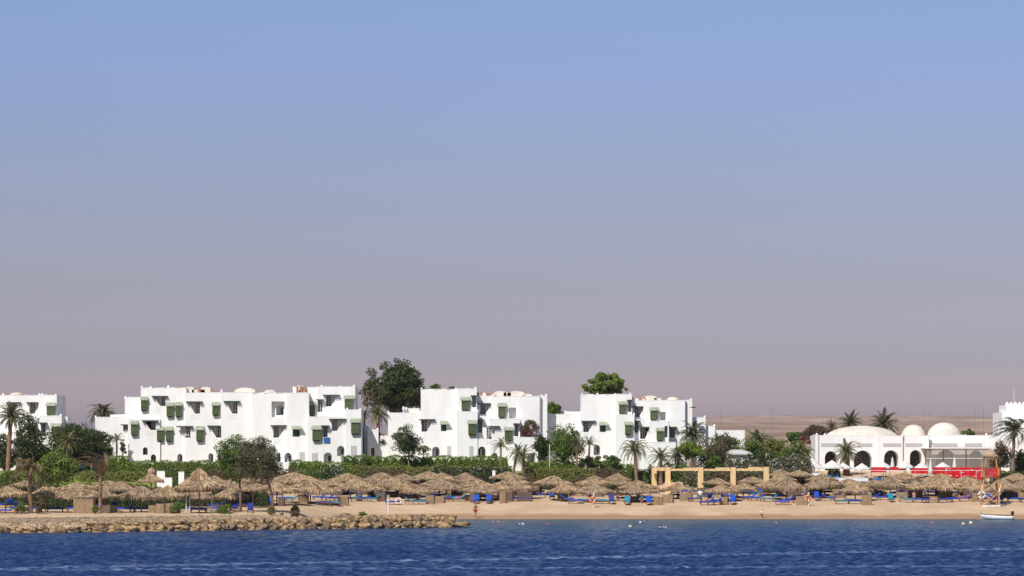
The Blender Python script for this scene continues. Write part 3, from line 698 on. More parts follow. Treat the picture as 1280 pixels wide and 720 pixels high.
# ---------------------------------------------------------------- vegetation
def quads(C, size, out=None, asp=1.0, upbias=.3):
    """leaf quads at centres C (n,3)"""
    n = len(C); nr = rng.normal(size=(n,3))
    if out is not None: nr = nr*.6+out*1.0
    nr[:,2] += upbias; nr /= np.linalg.norm(nr,axis=1,keepdims=True)+1e-9
    t = rng.normal(size=(n,3)); u = np.cross(nr,t); u /= np.linalg.norm(u,axis=1,keepdims=True)+1e-9; w = np.cross(nr,u)
    s = (size*rng.uniform(.6,1.35,n))[:,None]*.5; a = s*asp
    return np.stack([C-u*a-w*s*.3, C-u*a*.2-w*s, C+u*a+w*s*.3, C+u*a*.2+w*s],1)
def crown_pts(cx, cy, cz, rx, ry, rz, nclump, per, cr, seed, shape='round'):
    r = np.random.default_rng(seed); cs = []
    nclump = int(nclump*1.3)
    while len(cs) < nclump:
        p = r.uniform(-1,1,3)
        d = np.linalg.norm(p)
        if d > 1 or d < .25: continue
        if shape == 'cone' and abs(p[0]) > (1-p[2])*.62+.1: continue
        if shape == 'umbrella' and p[2] < -.2 and r.random() < .7: continue
        lobe = mn.noise(Vector(p/d*1.5)+Vector((seed*.37,seed*.11,0)))
        p = p*(.95+.55*lobe)
        if mn.noise(Vector(p*2.2)+Vector((0,seed*.7,3))) < -.34 and shape != 'solid': continue
        cs.append((p*np.array([rx,ry,rz])*(1-cr*.5), r.uniform(.5,1.25)))
    out = []; dirs = []
    for c, k in cs:
        m = int(per*k*k); d = r.normal(size=(m,3)); d /= np.linalg.norm(d,axis=1,keepdims=True)
        rad = cr*k*min(rx,rz)*r.uniform(.45,1.08,m)**.7
        out.append(c+d*rad[:,None]*np.array([1.15,1.15,.85])); dirs.append(d)
    return np.concatenate(out)+np.array([cx,cy,cz]), np.concatenate(dirs)
def tree(px0, px1, top, bot, Y, leaf, label, name='tree', key=None, n=38, per=95, ls=.26, cr=.34, trunk=None, shape='round', tr=.16, seed=None, ry=None, cat='tree', blossoms=None, group=None, bark='barkgrey', limbs=5, regd=True):
    """crown between photo columns/rows at distance Y; trunk down to the ground"""
    seed = seed or int(px0*7+top); k = Y/F; cxp = (px0+px1)/2; rx = (px1-px0)*k/2; rz = (bot-top)*k/2
    tx = X_(trunk if trunk else cxp, Y); gz = h1(tx, Y); cz = Z_((top+bot)/2, Y)
    R_ = root(name, (tx, Y, gz), label, cat, group)
    C, Dn = crown_pts(X_(cxp,Y)-tx, 0, cz-gz, rx, ry or min(rx,3.2), rz, n, per, cr, seed, shape)
    keep = C[:,2] > .03; C, Dn = C[keep], Dn[keep]
    link('crown', leafmesh('crown', quads(C, ls, Dn), leaf), R_)
    if blossoms:
        mname, cnt, zmin, zmax = blossoms
        sel = rng.choice(len(C), min(cnt, len(C)), replace=False); B_ = C[sel]+Dn[sel]*.12
        h = (B_[:,2]-(cz-gz-rz))/(2*rz); B_ = B_[(h>zmin)&(h<zmax)&(B_[:,1]<.4)]
        f = link('blossoms', leafmesh('blossoms', quads(B_, ls*.72, None), mname), R_)
    m = MB(); base = cz-gz-rz*.35
    if base > .3 or name == 'tree':
        base = max(base,.5); xo = X_(cxp,Y)-tx
        m.tube([(0,0,-.3),(xo*.1,0,base*.4),(xo*.5,0,base)],[tr*1.3,tr,tr*.75],8)
        for i in range(limbs):
            a = 2*PI*i/limbs+.4; e = (xo+rx*.55*math.cos(a), (ry or min(rx,3))*.5*math.sin(a), cz-gz+rz*random.uniform(-.1,.5))
            m.tube([(xo*.5,0,base*.96),((e[0]+xo*.5)/2,e[1]*.4,(e[2]+base)/2+.1),e],[tr*.6,tr*.4,tr*.12],5)
        m.obj('trunk', bark, R_, True)
    if key: reg(R_, label, key, cxp, 'garden')
    return R_
def hedge(px0, px1, top, bot, Y, leaf, label, depth=1.6, blossoms=0, ls=.17, dens=26, wob=.18, name='hedge', cat='hedge', regd=False, bl='blossom', step=0):
    k = Y/F; w = (px1-px0)*k; xc = X_((px0+px1)/2,Y); gz = min(h1(xc-w*.4,Y),h1(xc+w*.4,Y))-.2; z1 = Z_(top,Y)-gz; z0 = 0
    R_ = root(name, (xc,Y,gz), label, cat)
    hh = z1-z0; hw = w/2
    # core: a rough twiggy mass just inside the leaves
    nb = max(2,int(w/1.0)); cm = MB()
    for i in range(nb): cm.ball((-hw+w*(i+.5)/nb, depth*.5, z0+hh*.44), w/nb*.68, depth*.36, hh*.50, 8, 5, .1)
    cm.obj('branches','core',R_)
    nf = int(w*hh*dens*4.2); nt_ = int(w*depth*dens*2.6)
    xf = rng.uniform(-hw,hw,nf); zf = rng.uniform(z0,z1,nf)
    prof = lambda x: wob*(np.sin(x*1.1+px0)+.6*np.sin(x*2.7+top)+.4*np.sin(x*5.3))*.6
    zf = z0+(zf-z0)*(1+prof(xf)/hh)
    yf = rng.uniform(-.12,.18,nf)+.25*np.abs((zf-z0)/hh-.5)**2*4*.3
    Cf = np.stack([xf,yf,zf],1); Df = np.tile([0,-1.,0.15],(nf,1))
    xt = rng.uniform(-hw,hw,nt_); yt = rng.uniform(0,depth,nt_); zt = z1+prof(xt)+rng.normal(0,.07,nt_)-.25*((yt/depth-.5)*2)**4
    Ct = np.stack([xt,yt,zt],1); Dt = np.tile([0,0,1.],(nt_,1))
    ns = int(depth*hh*dens*1.5); sx = np.where(rng.random(ns)<.5,-hw,hw); Cs = np.stack([sx+rng.normal(0,.08,ns),rng.uniform(0,depth,ns),rng.uniform(z0,z1,ns)],1); Ds = np.stack([np.sign(sx),0*sx,0*sx],1)
    C = np.concatenate([Cf,Ct,Cs]); Dn = np.concatenate([Df,Dt,Ds])
    link('foliage', leafmesh('foliage', quads(C, ls, Dn), leaf), R_)
    if blossoms:
        B_ = C[rng.choice(len(C), int(len(C)*blossoms), replace=False)].copy(); cl = np.sin(B_[:,0]*2.3+px0)+np.sin(B_[:,2]*5+B_[:,0]*4.1); B_ = B_[cl>-.2]; B_[:,1]-=.12
        link('blossoms', leafmesh('blossoms', quads(B_, ls*.8), bl), R_)
    return R_
def frond(m_rib, L, up, droop, az, wind, n=9, leafl=.55, origin=(0,0,0), seg=11, pend=.35):
    """returns leaflet quads of one feather leaf"""
    p = np.array(origin, float); d = np.array([math.cos(az)*math.cos(up), math.sin(az)*math.cos(up), math.sin(up)])
    pts = [p.copy()]
    for i in range(seg):
        d = d+np.array([wind*(i+1)/seg*.5, 0, -droop*(i+1.5)/seg*.5]); d /= np.linalg.norm(d); p = p+d*L/seg; pts.append(p.copy())
    Q = []
    for i in range(1, seg):
        a, b_ = pts[i], pts[i+1]; t = (b_-a)/np.linalg.norm(b_-a)
        side = np.cross(t, [0,0,1.]); side /= np.linalg.norm(side)+1e-6
        f = i/seg; ll = leafl*(math.sin(PI*min(1,f*.85+.18)))**.7*L/3
        for h in range(3):
            o = a+(b_-a)*(h/3)
            for s in (-1,1):
                v = side*s*.75+t*.75+np.array([wind*.25,0,-pend])+rng.normal(0,.10,3); v = v/np.linalg.norm(v)*ll*rng.uniform(.8,1.1)
                w_ = t*.05*L/3
                Q.append([o-w_, o+w_, o+v+w_*.2, o+v-w_*.2])
    if m_rib is not None: m_rib.tube(pts[::2]+[pts[-1]] if seg%2 else pts[::2], list(np.linspace(.035,.008,len(pts[::2])+(1 if seg%2 else 0))), 3, cap=False)
    return Q
def palm(px, pcrown, Y, Lpx, label, leaf='palm leaf', n=30, wind=0.0, droop=.5, trunk_px=None, tr=.2, upmin=-.35, upmax=1.35, base_px=None, lean=0, dead=0, name='palm_tree', cat='palm', key=None, group=None, seed=1, upw=1.0, pend=.35, leafl=.55):
    """crown heart at (px,pcrown); fronds Lpx photo pixels long"""
    k = Y/F; L = Lpx*k; bx = X_(base_px if base_px is not None else px, Y); gz = h1(bx,Y); hx = X_(px,Y)-bx; hz = Z_(pcrown,Y)-gz
    R_ = root(name, (bx,Y,gz), label, cat, group)
    if hz > .15:
        m = MB(); N_ = 12; pts = []; rad = []
        for i in range(N_+1):
            t = i/N_; pts.append((hx*(t**1.5), 0, -.2+(hz+.2)*t)); rad.append(tr*(1.35-.55*t if t < .2 else 1.22-.25*t)*(1.08 if i%2 else .95))
        m.tube(pts, rad, 8)
        # cut leaf bases standing out from the trunk
        nb = int(hz/.22)
        for i in range(nb):
            t = (i+.5)/nb; 
            for j in range(3):
                a = i*2.4+j*2.1; c = Vector((hx*t**1.5+math.cos(a)*tr, math.sin(a)*tr, -.2+(hz+.2)*t)); m.tube([c, c+Vector((math.cos(a)*.07,math.sin(a)*.07,.13))],[.05,.02],4)
        m.obj('trunk','bark',R_,False)
    rib = MB(); Q = []
    for i in range(n):
        az = i*2.399+seed; t = (i+.5)/n; up = upmax+(upmin-upmax)*t**upw
        Q += frond(rib, L*random.uniform(.82,1.06), up+random.uniform(-.1,.1), droop*random.uniform(.7,1.3), az, wind*random.uniform(.7,1.3), origin=(hx,0,hz), pend=pend, leafl=leafl)
    cr = link('crown', leafmesh('crown', np.array(Q), leaf), R_)
    rib.obj('ribs', 'post', cr)
    if dead:
        rib2 = MB(); Q = []
        for i in range(dead): Q += frond(rib2, L*random.uniform(.6,.85), random.uniform(-1.2,-.5), .8, i*2.1+seed, wind*.5, origin=(hx,0,hz-.15), seg=8)
        link('dead_fronds', leafmesh('dead_fronds', np.array(Q), 'leaf dry'), R_)
    if key: reg(R_, label, key, px, 'garden')
    return R_

# --- left edge garden
palm(14,521,440,27,'tall straight date palm with full dark crown at the left edge','palm dark',n=46,droop=.55,base_px=9,tr=.26,dead=6,seed=2)
tree(14,60,517,584,452,'leaf dark','dark bushy tree right behind the tall left date palm',n=48,trunk=38)
tree(-10,24,538,600,446,'leaf dark','dark green bush mass under the tall left date palm',n=30,trunk=6)
tree(42,100,560,611,428,'leaf bright','rounded glossy bright green tree behind the left thatch roofs',n=60,per=120,ls=.24,trunk=72)
tree(58,124,524,578,455,'leaf dark','wide dark tree spreading in front of the leftmost hotel gap',n=62,ls=.26,trunk=92)
tree(112,143,538,573,457,'leaf dark','small dark tree beside the low wing of the long hotel block',n=26,trunk=126)
tree(76,124,528,586,461,'leaf dark','dark tree mass filling the gap left of the low hotel wing',n=60,per=110,ls=.28,cr=.3)
tree(18,72,548,592,455,'leaf mid','leafy green tree low between the tall date palm and the wide dark tree',n=50,per=100,ls=.24,trunk=46)
tree(74,102,538,582,459,'leaf bright','lighter green tree crown showing between two dark left trees',n=30,per=100,ls=.22,trunk=88)
tree(-6,20,560,590,450,'leaf dark','dark shrub mass at the far left foot of the date palm',name='shrub',cat='shrub',n=26,per=90,ls=.22)
tree(896,934,545,582,460,'leaf bright','fresh green bushy tree just behind the garden kiosk',n=34,per=100,ls=.22,trunk=915)
tree(924,962,548,584,456,'leaf mid','bushy green tree under the yellow green broad palm',n=34,per=100,ls=.22,trunk=943)
tree(976,1016,552,582,457,'leaf yellow','yellowish bushy tree beneath the bougainvillea by the restaurant',n=34,per=95,ls=.2,trunk=996)
palm(84,553,448,22,'squat palm with grey green fronds inside the dark left trees','palm leaf',n=34,droop=.5,seed=4)
palm(129,519,478,27,'date palm crown rising behind the low left hotel roof','palm dark',n=40,droop=.7,wind=0,base_px=129,seed=5,upmin=-.1)
palm(37,588,366,33,'leaning palm with torn fronds above the left rocks','palm brown',n=26,droop=.8,wind=-.35,base_px=38,tr=.22,dead=5,seed=3,upmin=.0,upmax=1.35)
palm(126,598,364,47,'bare bent palm with wind swept brown fronds on the breakwater','palm brown',n=20,droop=.5,wind=-.45,base_px=125,tr=.17,dead=0,seed=8,upmin=.95,upmax=1.5,pend=.15,leafl=.4)
palm(146,550,459,14,'slim pale young palm against the white low wing','palm pale',n=18,droop=.6,base_px=146,tr=.1,seed=6,upmin=.1)
tree(149,158,548,572,459.2,'leaf brown','brown dry shrub at the hotel corner beside a slim palm',name='shrub',cat='shrub',n=14,per=60,ls=.18)
tree(30,70,580,606,438,'leaf mid','mid green bushes between the leaning palm and the bright round tree',name='shrub',cat='shrub',n=34,per=90,ls=.2)
tree(-8,30,585,612,420,'leaf mid','olive shrub behind the leftmost thatch roofs',name='shrub',cat='shrub',n=22,per=80,ls=.2)
tree(20,42,588,640,367,'leaf brown','dry undergrowth around the foot of the leaning palm',name='shrub',cat='shrub',n=20,per=60,ls=.16) if False else None
hedge(440,545,603,617,440.6,'leaf dark','dark leaf strip standing in for shade behind the mid left loungers',.8,name='shrub',cat='shrub')  # this and the next strips are added to imitate shade under the thatch
hedge(545,640,603,617,440.6,'leaf dark','dark leaf strip standing in for shade behind the loungers near the white pillar',.8,name='shrub',cat='shrub')
hedge(640,808,606,616.5,440.7,'leaf dark','dark leaf strip standing in for shade behind the life ring loungers',.8,name='shrub',cat='shrub')
hedge(880,955,605,616,440.7,'leaf dark','dark leaf strip standing in for shade behind the right pergola bay',.8,name='shrub',cat='shrub')
hedge(962,1085,603,616,440.3,'leaf dark','dark leaf strip standing in for shade at the foot of the low terrace wall',.8,name='shrub',cat='shrub')
hedge(1086,1290,602,617,440.3,'leaf dark','dark green leaf strip standing in for shade below the red stalls behind thatch',.8,name='shrub',cat='shrub')
hedge(200,335,612,626,398,'leaf dark','dark leaf strip standing in for shade behind the tall steep parasol posts',.9,name='shrub',cat='shrub',wob=.3)
hedge(-6,200,607,622,404,'leaf dark','dark leaf strip standing in for shade behind the left windbreaks',.9,name='shrub',cat='shrub',wob=.3)
hedge(36,100,617,637,386,'leaf dark','dark shaded bushes under the left thatch roofs',1.5,name='shrub',cat='shrub',wob=.4)  # dark bushes that also stand in for the shaded thatch underside
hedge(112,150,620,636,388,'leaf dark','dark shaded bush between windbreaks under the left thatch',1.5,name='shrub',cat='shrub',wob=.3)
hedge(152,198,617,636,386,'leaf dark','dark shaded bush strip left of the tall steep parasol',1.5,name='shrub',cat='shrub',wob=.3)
hedge(-5,50,594,610,430,'hedge olive','olive hedge bank at the far left behind the thatch',2,wob=.3)
hedge(82,132,573,592,457,'leaf mid','tall green hedge behind the gardener on the lawn',1.2)
hedge(20,108,583,596,453.5,'leaf dark','dark clipped hedge under the dark left trees',1.2)
# --- trees in front of block A
tree(268,322,541,603,372,'leaf mid','left half of the big tamarisk, greener, on a pale trunk',n=95,per=110,ls=.17,cr=.26,trunk=301,tr=.13,seed=44,bark='bark')
tree(292,350,548,607,370,'leaf grey','brownish grey tamarisk crown on a pale trunk at the sand',n=115,per=120,ls=.16,cr=.26,trunk=342,tr=.14,seed=45,bark='bark')
# behind the roofs
tree(448,487,458,520,500,'leaf grey','thin grey green branchy tree between the first two hotel blocks',n=44,per=60,ls=.3,cr=.27,trunk=470,tr=.25)
tree(470,532,444,520,497,'leaf dark','tallest dark tree rising behind the hotel roofs',n=130,per=150,ls=.30,cr=.24,trunk=500,tr=.35)
tree(531,557,479,492,490,'leaf mid','small tree top peeking over the middle hotel roof',n=16,per=70,cr=.5,trunk=545)
tree(558,570,482,492,489,'leaf mid','smallest tuft of leaves over the middle hotel roof',n=8,per=60,cr=.6)
tree(682,703,501,522,480,'leaf mid','small green tree behind the wall linking two hotel blocks',n=22,per=80,cr=.42)
tree(725,788,462,502,492,'leaf bright','bright green tree crown above the third hotel roof',n=130,per=110,ls=.3,cr=.2,trunk=757,shape='cone')
palm(473,518,462.5,22,'broad fan of palm fronds in the gap after the first hotel block','palm leaf',n=34,droop=.7,base_px=473,seed=9,upmin=-.3,dead=5)
palm(455,518,470,13,'palm fronds peeking behind the first hotel block corner','palm leaf',n=22,droop=.6,base_px=455,seed=10)
tree(458,492,541,562,463.2,'leaf dark','low dark red planted shrub under the gap palm',n=20,per=80,ls=.2,name='shrub',cat='shrub',blossoms=('bract dull',400,0,1))
tree(491,528,532,571,449,'leaf dark','dark round tree on a thin pale stem before the middle block',n=46,per=90,ls=.2,cr=.32,trunk=511,tr=.09,blossoms=('bract',60,.75,1.1))
tree(521,538,552,572,455,'leaf mid','straggly shrub with a few pink blossoms by the middle block',name='shrub',cat='shrub',n=14,per=50,ls=.18,blossoms=('bract',70,.3,1.1))
palm(626,558,447,17,'young palm with arching fronds left of the thick palm clump','palm pale',n=22,droop=.75,wind=-.1,tr=.1,base_px=626,seed=11,upmin=0)
palm(647,566,444,18,'leaning palm of the clump before the middle block','palm leaf',n=24,droop=.65,base_px=640,tr=.15,seed=12,dead=4)
palm(654,570,443,20,'thick trunk palm of the clump before the middle block','palm pale',n=26,droop=.6,base_px=654,tr=.22,seed=13,dead=5)
tree(650,674,522,549,458.6,'leaf brown','bougainvillea with magenta bracts over the right terrace of middle block',name='bougainvillea',cat='shrub',n=30,per=85,ls=.2,blossoms=('bract',900,0,.62))
tree(664,690,539,583,453,'leaf dark','dark tree beside the magenta bougainvillea',n=34,per=90,ls=.22,tr=.1)
tree(681,733,530,585,450,'leaf mid','big leafy green tree in front of the linking wall',n=66,per=120,ls=.22,cr=.3,trunk=706,shape='round')
MB()
palm(721,556,446,16,'palm with drooping fronds right of the big leafy tree','palm dark',n=26,droop=.95,base_px=721,tr=.12,seed=14,dead=5)
palm(737,556,452,15,'light green young palm against the third hotel block','palm pale',n=18,droop=.5,wind=.15,base_px=735,tr=.11,seed=15,upmin=.1)
tree(741,752,568,583,448,'leaf mid','leafy shrub at the foot of the light young palm',name='shrub',cat='shrub',n=12,per=60,ls=.18)
tree(716,762,567,590,453,'leaf mid','wide leafy shrub at the foot of the third hotel block',name='shrub',cat='shrub',n=30,per=80,ls=.2)
palm(793,562,441,27,'palm with ragged drooping fronds and bare leaning trunk','palm leaf',n=24,droop=.85,base_px=796,tr=.19,seed=16,dead=4,upmin=-.1,wind=.05)
palm(826,572,444,22,'low palm between the ragged palm and the round clipped tree','palm leaf',n=26,droop=.6,base_px=826,tr=.22,seed=17,dead=5)
palm(846,572,446,21,'low spiky palm under the round clipped tree','palm dark',n=26,droop=.55,base_px=846,tr=.22,seed=18,dead=5)
tree(751,778,568,586,455,'leaf grey','pale grey shrub before the third hotel block',name='shrub',cat='shrub',n=18,per=80,ls=.2)
tree(757,774,566,590,448,'leaf mid','rounded green shrub standing on the lawn',name='shrub',cat='shrub',n=16,per=80,ls=.2)
palm(866,545,456,28,'large arching palm right of the third hotel block','palm dark',n=42,droop=.75,base_px=864,tr=.2,seed=19,upmin=-.1)
tree(841,883,550,574,446,'hedge leaf','round clipped bright green tree on a leaning white stem',n=44,per=120,ls=.18,cr=.36,trunk=861,tr=.08)
tree(886,922,534,585,455,'leaf grey','loose grey green tree before the small far hotel wing',n=54,per=80,ls=.22,cr=.3)
tree(868,912,548,592,449,'leaf brown','brown green thicket left of the garden kiosk',name='shrub',cat='shrub',n=44,per=85,ls=.2)
palm(888,562,452,18,'slender palm fronds left of the garden kiosk','palm leaf',n=20,droop=.7,base_px=888,seed=20)
tree(880,905,566,592,446.5,'leaf mid','green shrub behind the timber pergola beams',name='shrub',cat='shrub',n=26,per=90,ls=.2)
palm(947,552,459,27,'yellow green broad palm above the garden kiosk','palm pale',n=46,droop=.65,base_px=947,tr=.25,seed=21,upmin=-.45)
tree(955,983,545,574,458,'leaf yellow','yellow green rounded shrub between two palms',n=34,per=100,ls=.22,name='shrub',cat='shrub')
tree(981,1006,538,556,472,'leaf mid','dark green tree behind the yellow green shrub',n=26,per=90,ls=.25)
tree(1002,1040,531,556,471,'leaf brown','bougainvillea tree with dull red bracts behind the restaurant corner',name='bougainvillea',cat='shrub',n=42,per=85,ls=.24,blossoms=('bract dull',1500,0,1))
tree(997,1014,545,556,466,'leaf dark','small bougainvillea with crimson bracts left of the restaurant corner',name='bougainvillea',cat='shrub',n=14,per=70,ls=.22,blossoms=('bract',500,0,1))
palm(999,567,453,26,'wide yellow green palm beside the restaurant corner','palm pale',n=44,droop=.65,tr=.25,seed=22,upmin=-.3)
tree(960,1018,558,588,452,'leaf mid','dense green thicket below the wide restaurant corner palm',name='shrub',cat='shrub',n=44,per=90,ls=.22)
palm(1040,535,480,15,'left and smallest of the palms behind the wide cream dome','palm leaf',n=30,droop=.4,seed=23)
palm(1063,530,480,21,'spiky palm directly behind the wide cream dome','palm dark',n=42,droop=.45,seed=24)
palm(1105,531,480,26,'large spiky palm right of the wide cream dome','palm dark',n=46,droop=.45,seed=25,dead=8)
palm(1092,538,481,14,'small palm tucked beside the large spiky one','palm leaf',n=22,droop=.5,seed=26)
palm(1058,566,451,23,'stout pineapple shaped palm in front of the restaurant arches','palm leaf',n=46,droop=.6,tr=.42,seed=27,upmin=-.4)
palm(1152,541,473,12,'little palm between the two smaller domes','palm pale',n=20,droop=.5,seed=28)
tree(1198,1220,536,548,472,'leaf mid','low green tree behind the restaurant roof beside two masts',n=18,per=80,ls=.24)
palm(1268,538,446,36,'tall windswept palm with dark fronds blown left of its trunk','palm dark',n=34,droop=.8,wind=-1.1,base_px=1266,tr=.2,seed=29,upmin=-.2,dead=4)
tree(1236,1264,552,592,451,'leaf brown','brown green thicket behind the lifeguard tower cap',name='shrub',cat='shrub',n=40,per=85,ls=.2)
palm(1274,572,450,18,'low green palm at the right edge under the castle tower','palm leaf',n=28,droop=.6,seed=30)
tree(1262,1290,566,596,449,'leaf dark','dark shrub at the right edge behind the last beach roofs',name='shrub',cat='shrub',n=26,per=85,ls=.2)
# oleanders with white blossom, hedges
hedge(158,200,577,594,452,'hedge leaf','clipped green hedge left of the white arches',1.6,.03)
hedge(134,160,571,588,453,'hedge leaf','taller square hedge beside the slim young palm',1.6)
hedge(198,238,577,590,456,'hedge olive','thin olive hedge at the foot of the long hotel block',1.2,.02)
hedge(236,300,577,600,448,'hedge leaf','long green hedge behind the tall steep parasol',1.8)
hedge(100,190,590,601,444.5,'hedge olive','low hedge along the lawn edge above the left parasols',1.2)
hedge(195,222,580,606,442,'leaf mid','leafy bush beside the white stair wall',1.5,.02,name='shrub',cat='shrub')
hedge(230,262,579,602,445,'leaf mid','green bush directly behind the tall steep parasol peak',1.5,name='shrub',cat='shrub')
hedge(262,345,586,605,443,'hedge brown','brown green hedge behind the big tamarisk crown',1.5)
hedge(340,372,588,602,441.8,'hedge brown','short dry brown hedge right of the big tamarisk',1.2)
hedge(362,402,576.5,591,451,'hedge leaf','bright clipped hedge before the arches of the long block',1.6)
hedge(384,440,579,594,449,'hedge leaf','uneven hedge under the blue towel balcony',1.6,.03)
hedge(370,410,588,603,443.2,'leaf mid','lower oleander hedge with white flowers',1.4,.12)
hedge(402,428,586,600,442.6,'leaf dark','dark flowering oleander below the uneven hedge',1.3,.16,name='shrub',cat='shrub')
hedge(427,459,570,592,450,'leaf mid','oleander hedge with scattered white flowers near the hotel gap',1.8,.07)
hedge(458,507,570.5,586,451.5,'hedge leaf','bright green hedge between the first two hotel blocks',1.8)
hedge(506,634,571,583.5,452,'hedge leaf','long bright hedge before the middle hotel block',1.8)
hedge(440,640,583,590,446.8,'hedge olive','long low olive ground hedge on the terrace edge',1.4,.0)
hedge(455,512,588,604,442.5,'hedge brown','brown green hedge bank behind the mid left parasols',1.5)
hedge(508,545,585,606,442.4,'hedge olive','olive bank of shrubs behind the mid left parasols',1.5,.05)
hedge(540,634,584,606,442.2,'leaf dark','dark oleander bank with white flowers behind the middle parasols',1.7,.13,wob=.3)
hedge(633,662,592,612,441.8,'hedge brown','brown shrub bank under the thick palm clump',1.4)
hedge(655,730,577,586,448.6,'hedge leaf','low green hedge under the big leafy tree',1.5)
hedge(658,748,586,603,443.6,'hedge olive','long flat topped hedge behind the life ring parasols',2.0,wob=.08)
hedge(652,760,599,611,441.6,'hedge brown','dry lower face of hedge behind the life ring parasols',.7)
hedge(744,786,587,604,443.4,'hedge brown','brownish hedge below the third hotel block',1.8,.01)
hedge(750,792,580,589,449,'hedge leaf','short green hedge on the lawn before the third block',1.4)
hedge(778,816,587,606,442.6,'leaf mid','flowering shrub bank left of the timber arch',1.6,.06,name='shrub',cat='shrub')
hedge(812,872,582,612,444.6,'leaf mid','green shrub bank behind the timber pergola',2,.03,name='shrub',cat='shrub',wob=.4)
hedge(856,896,586,608,442.6,'leaf grey','white flowering oleander behind the pergola middle',1.6,.25,name='oleander',cat='shrub',wob=.35)
hedge(888,935,590,610,442.4,'hedge brown','dark shrub bank behind the right half of the pergola',1.6,name='shrub',cat='shrub',wob=.3)
hedge(908,948,573,590,446,'leaf grey','white flowering oleander right below the garden kiosk',1.8,.3,name='oleander',cat='shrub',wob=.45)
hedge(936,968,566,596,448.5,'leaf dark','dark leafy shrub right of the garden kiosk',1.8,.05,name='shrub',cat='shrub',wob=.45)
hedge(962,1014,571,590,445,'leaf grey','wide oleander full of pale flowers beside the white parasols',1.8,.3,name='oleander',cat='shrub',wob=.5)
hedge(930,1000,588,603,442.6,'leaf grey','lower flowering oleander behind the last timber post',1.6,.15,name='oleander',cat='shrub',wob=.35)
hedge(955,1016,598,610,441.4,'leaf dark','dark flowering hedge strip behind thatch roofs left of the terrace wall',.9,.12)
hedge(1240,1285,590,600,443.2,'leaf dark','low dark hedge at the right end of the terrace',1.2)
hedge(1036,1050,586,598,447,'hedge leaf','small clipped bush under the stout pineapple palm',1.2,name='shrub',cat='shrub')
# small plants on the breakwater top
for i,(a,b_,t,bt,Y,lf,lab) in enumerate([(212,232,627,642,364,'leaf mid','spiky green shrub on the rocks left of the tall parasol'),(268,296,630,643,364,'leaf mid','low olive shrub on the rocks right of the tall parasol'),
      (19,34,629,643,363,'leaf yellow','yellow dry shrub left of the leaning palm foot'),(42,56,624,643,364,'leaf brown','brown dry shrub right of the leaning palm foot'),(115,124,631,643,362.5,'leaf mid','small green shrub left of the bent palm foot'),
      (332,346,634,643.5,364,'leaf yellow','yellow green tuft at the right tamarisk trunk'),(362,376,633,643,365,'leaf brown','dry brown twig bush on open sand'),(443,462,632,643.5,367,'leaf mid','green dome shaped shrub on the right part of the rocks'),
      (364,374,622,632,374,'leaf bright','small bright plant beside a tan windbreak')]):
    k=Y/F; x=X_((a+b_)/2,Y); C,Dn = crown_pts(0,0,(bt-t)*k*.5,(b_-a)*k/2,(b_-a)*k/2,(bt-t)*k*.55,16,50,.5,90+i); kp=C[:,2]>0
    R_ = root('shrub',(x,Y,Z_(bt,Y)),lab,'shrub'); R_.location.z = h1(x,Y)-.02
    link('foliage', leafmesh('foliage', quads(C[kp],.15,Dn[kp]), lf), R_)
    m=MB(); [m.tube([(0,0,0),(random.uniform(-.3,.3),random.uniform(-.2,.2),(bt-t)*k*.6)],[.03,.01],4) for _ in range(5)]; m.obj('stem','bark',R_)

# ---------------------------------------------------------------- thatched parasols
def thatch_mesh(seed, kind='low'):
    """unit canopy: radius 1, apex at z=0, eave at z=-1, shaggy layered palm straw with real thickness"""
    r = np.random.default_rng(seed); Q = []
    prof = (lambda t: -(t**.88)*.82) if kind == 'low' else (lambda t: -(1.02*t**.80)*.80)
    tiers = [(0,.34),(.22,.60),(.48,.84),(.70,1.0)]
    ecc = 1+.05*np.sin(np.arange(400)/400*6.28*3+seed)
    for ti,(a,b_) in enumerate(tiers):
        n = int((70+60*ti)*1.5)
        for i in range(n):
            az = 2*PI*(i+r.uniform(-.4,.4))/n; w = 2*PI/n*.95; e = ecc[int((az%6.28)/6.29*400)]
            t0 = a+r.uniform(0,.05); t1 = b_+r.uniform(-.05,.05); facet = 1-.035*math.cos(8*az)
            lift = .05+.03*r.random()
            z0 = prof(t0)*facet; z1 = prof(t1)*facet+lift-(.02 if ti<3 else 0)
            r0, r1 = t0*e, t1*e
            if ti == 3:   # hanging fringe
                drop = r.uniform(.10,.38) if kind=='low' else r.uniform(.05,.20); 
                p = [(r1*math.cos(az-w/2),r1*math.sin(az-w/2),z1),(r1*math.cos(az+w/2),r1*math.sin(az+w/2),z1),
                     ((r1+.03)*math.cos(az+w*r.uniform(-.1,.4)),(r1+.03)*math.sin(az+w*r.uniform(-.1,.4)),z1-drop),((r1+.02)*math.cos(az-w*r.uniform(.1,.4)),(r1+.02)*math.sin(az-w*.3),z1-drop*r.uniform(.8,1))]
                Q.append(p)
            twist = r.uniform(-.03,.03)
            Q.append([(r0*math.cos(az-w/2),r0*math.sin(az-w/2),z0),(r0*math.cos(az+w/2),r0*math.sin(az+w/2),z0),
                      (r1*math.cos(az+w*.6),r1*math.sin(az+w*.6),z1+twist),(r1*math.cos(az-w*.55),r1*math.sin(az-w*.55),z1-twist)])
    # loose tufts standing off the surface
    for i in range(240):
        az = r.uniform(0,2*PI); t = r.uniform(.1,.97); z = prof(t)+.04; L = r.uniform(.06,.14); w = .012
        c = np.array([t*math.cos(az),t*math.sin(az),z]); u = np.array([-math.sin(az),math.cos(az),0])*w; o = np.array([math.cos(az),math.sin(az),0])*L
        Q.append([c-u,c+u,c+o+u*.3+[0,0,-.03],c+o-u*.3+[0,0,-.02]])
    return leafmesh('thatch', np.array(Q,float), 'straw' if seed%3 else 'strawold')
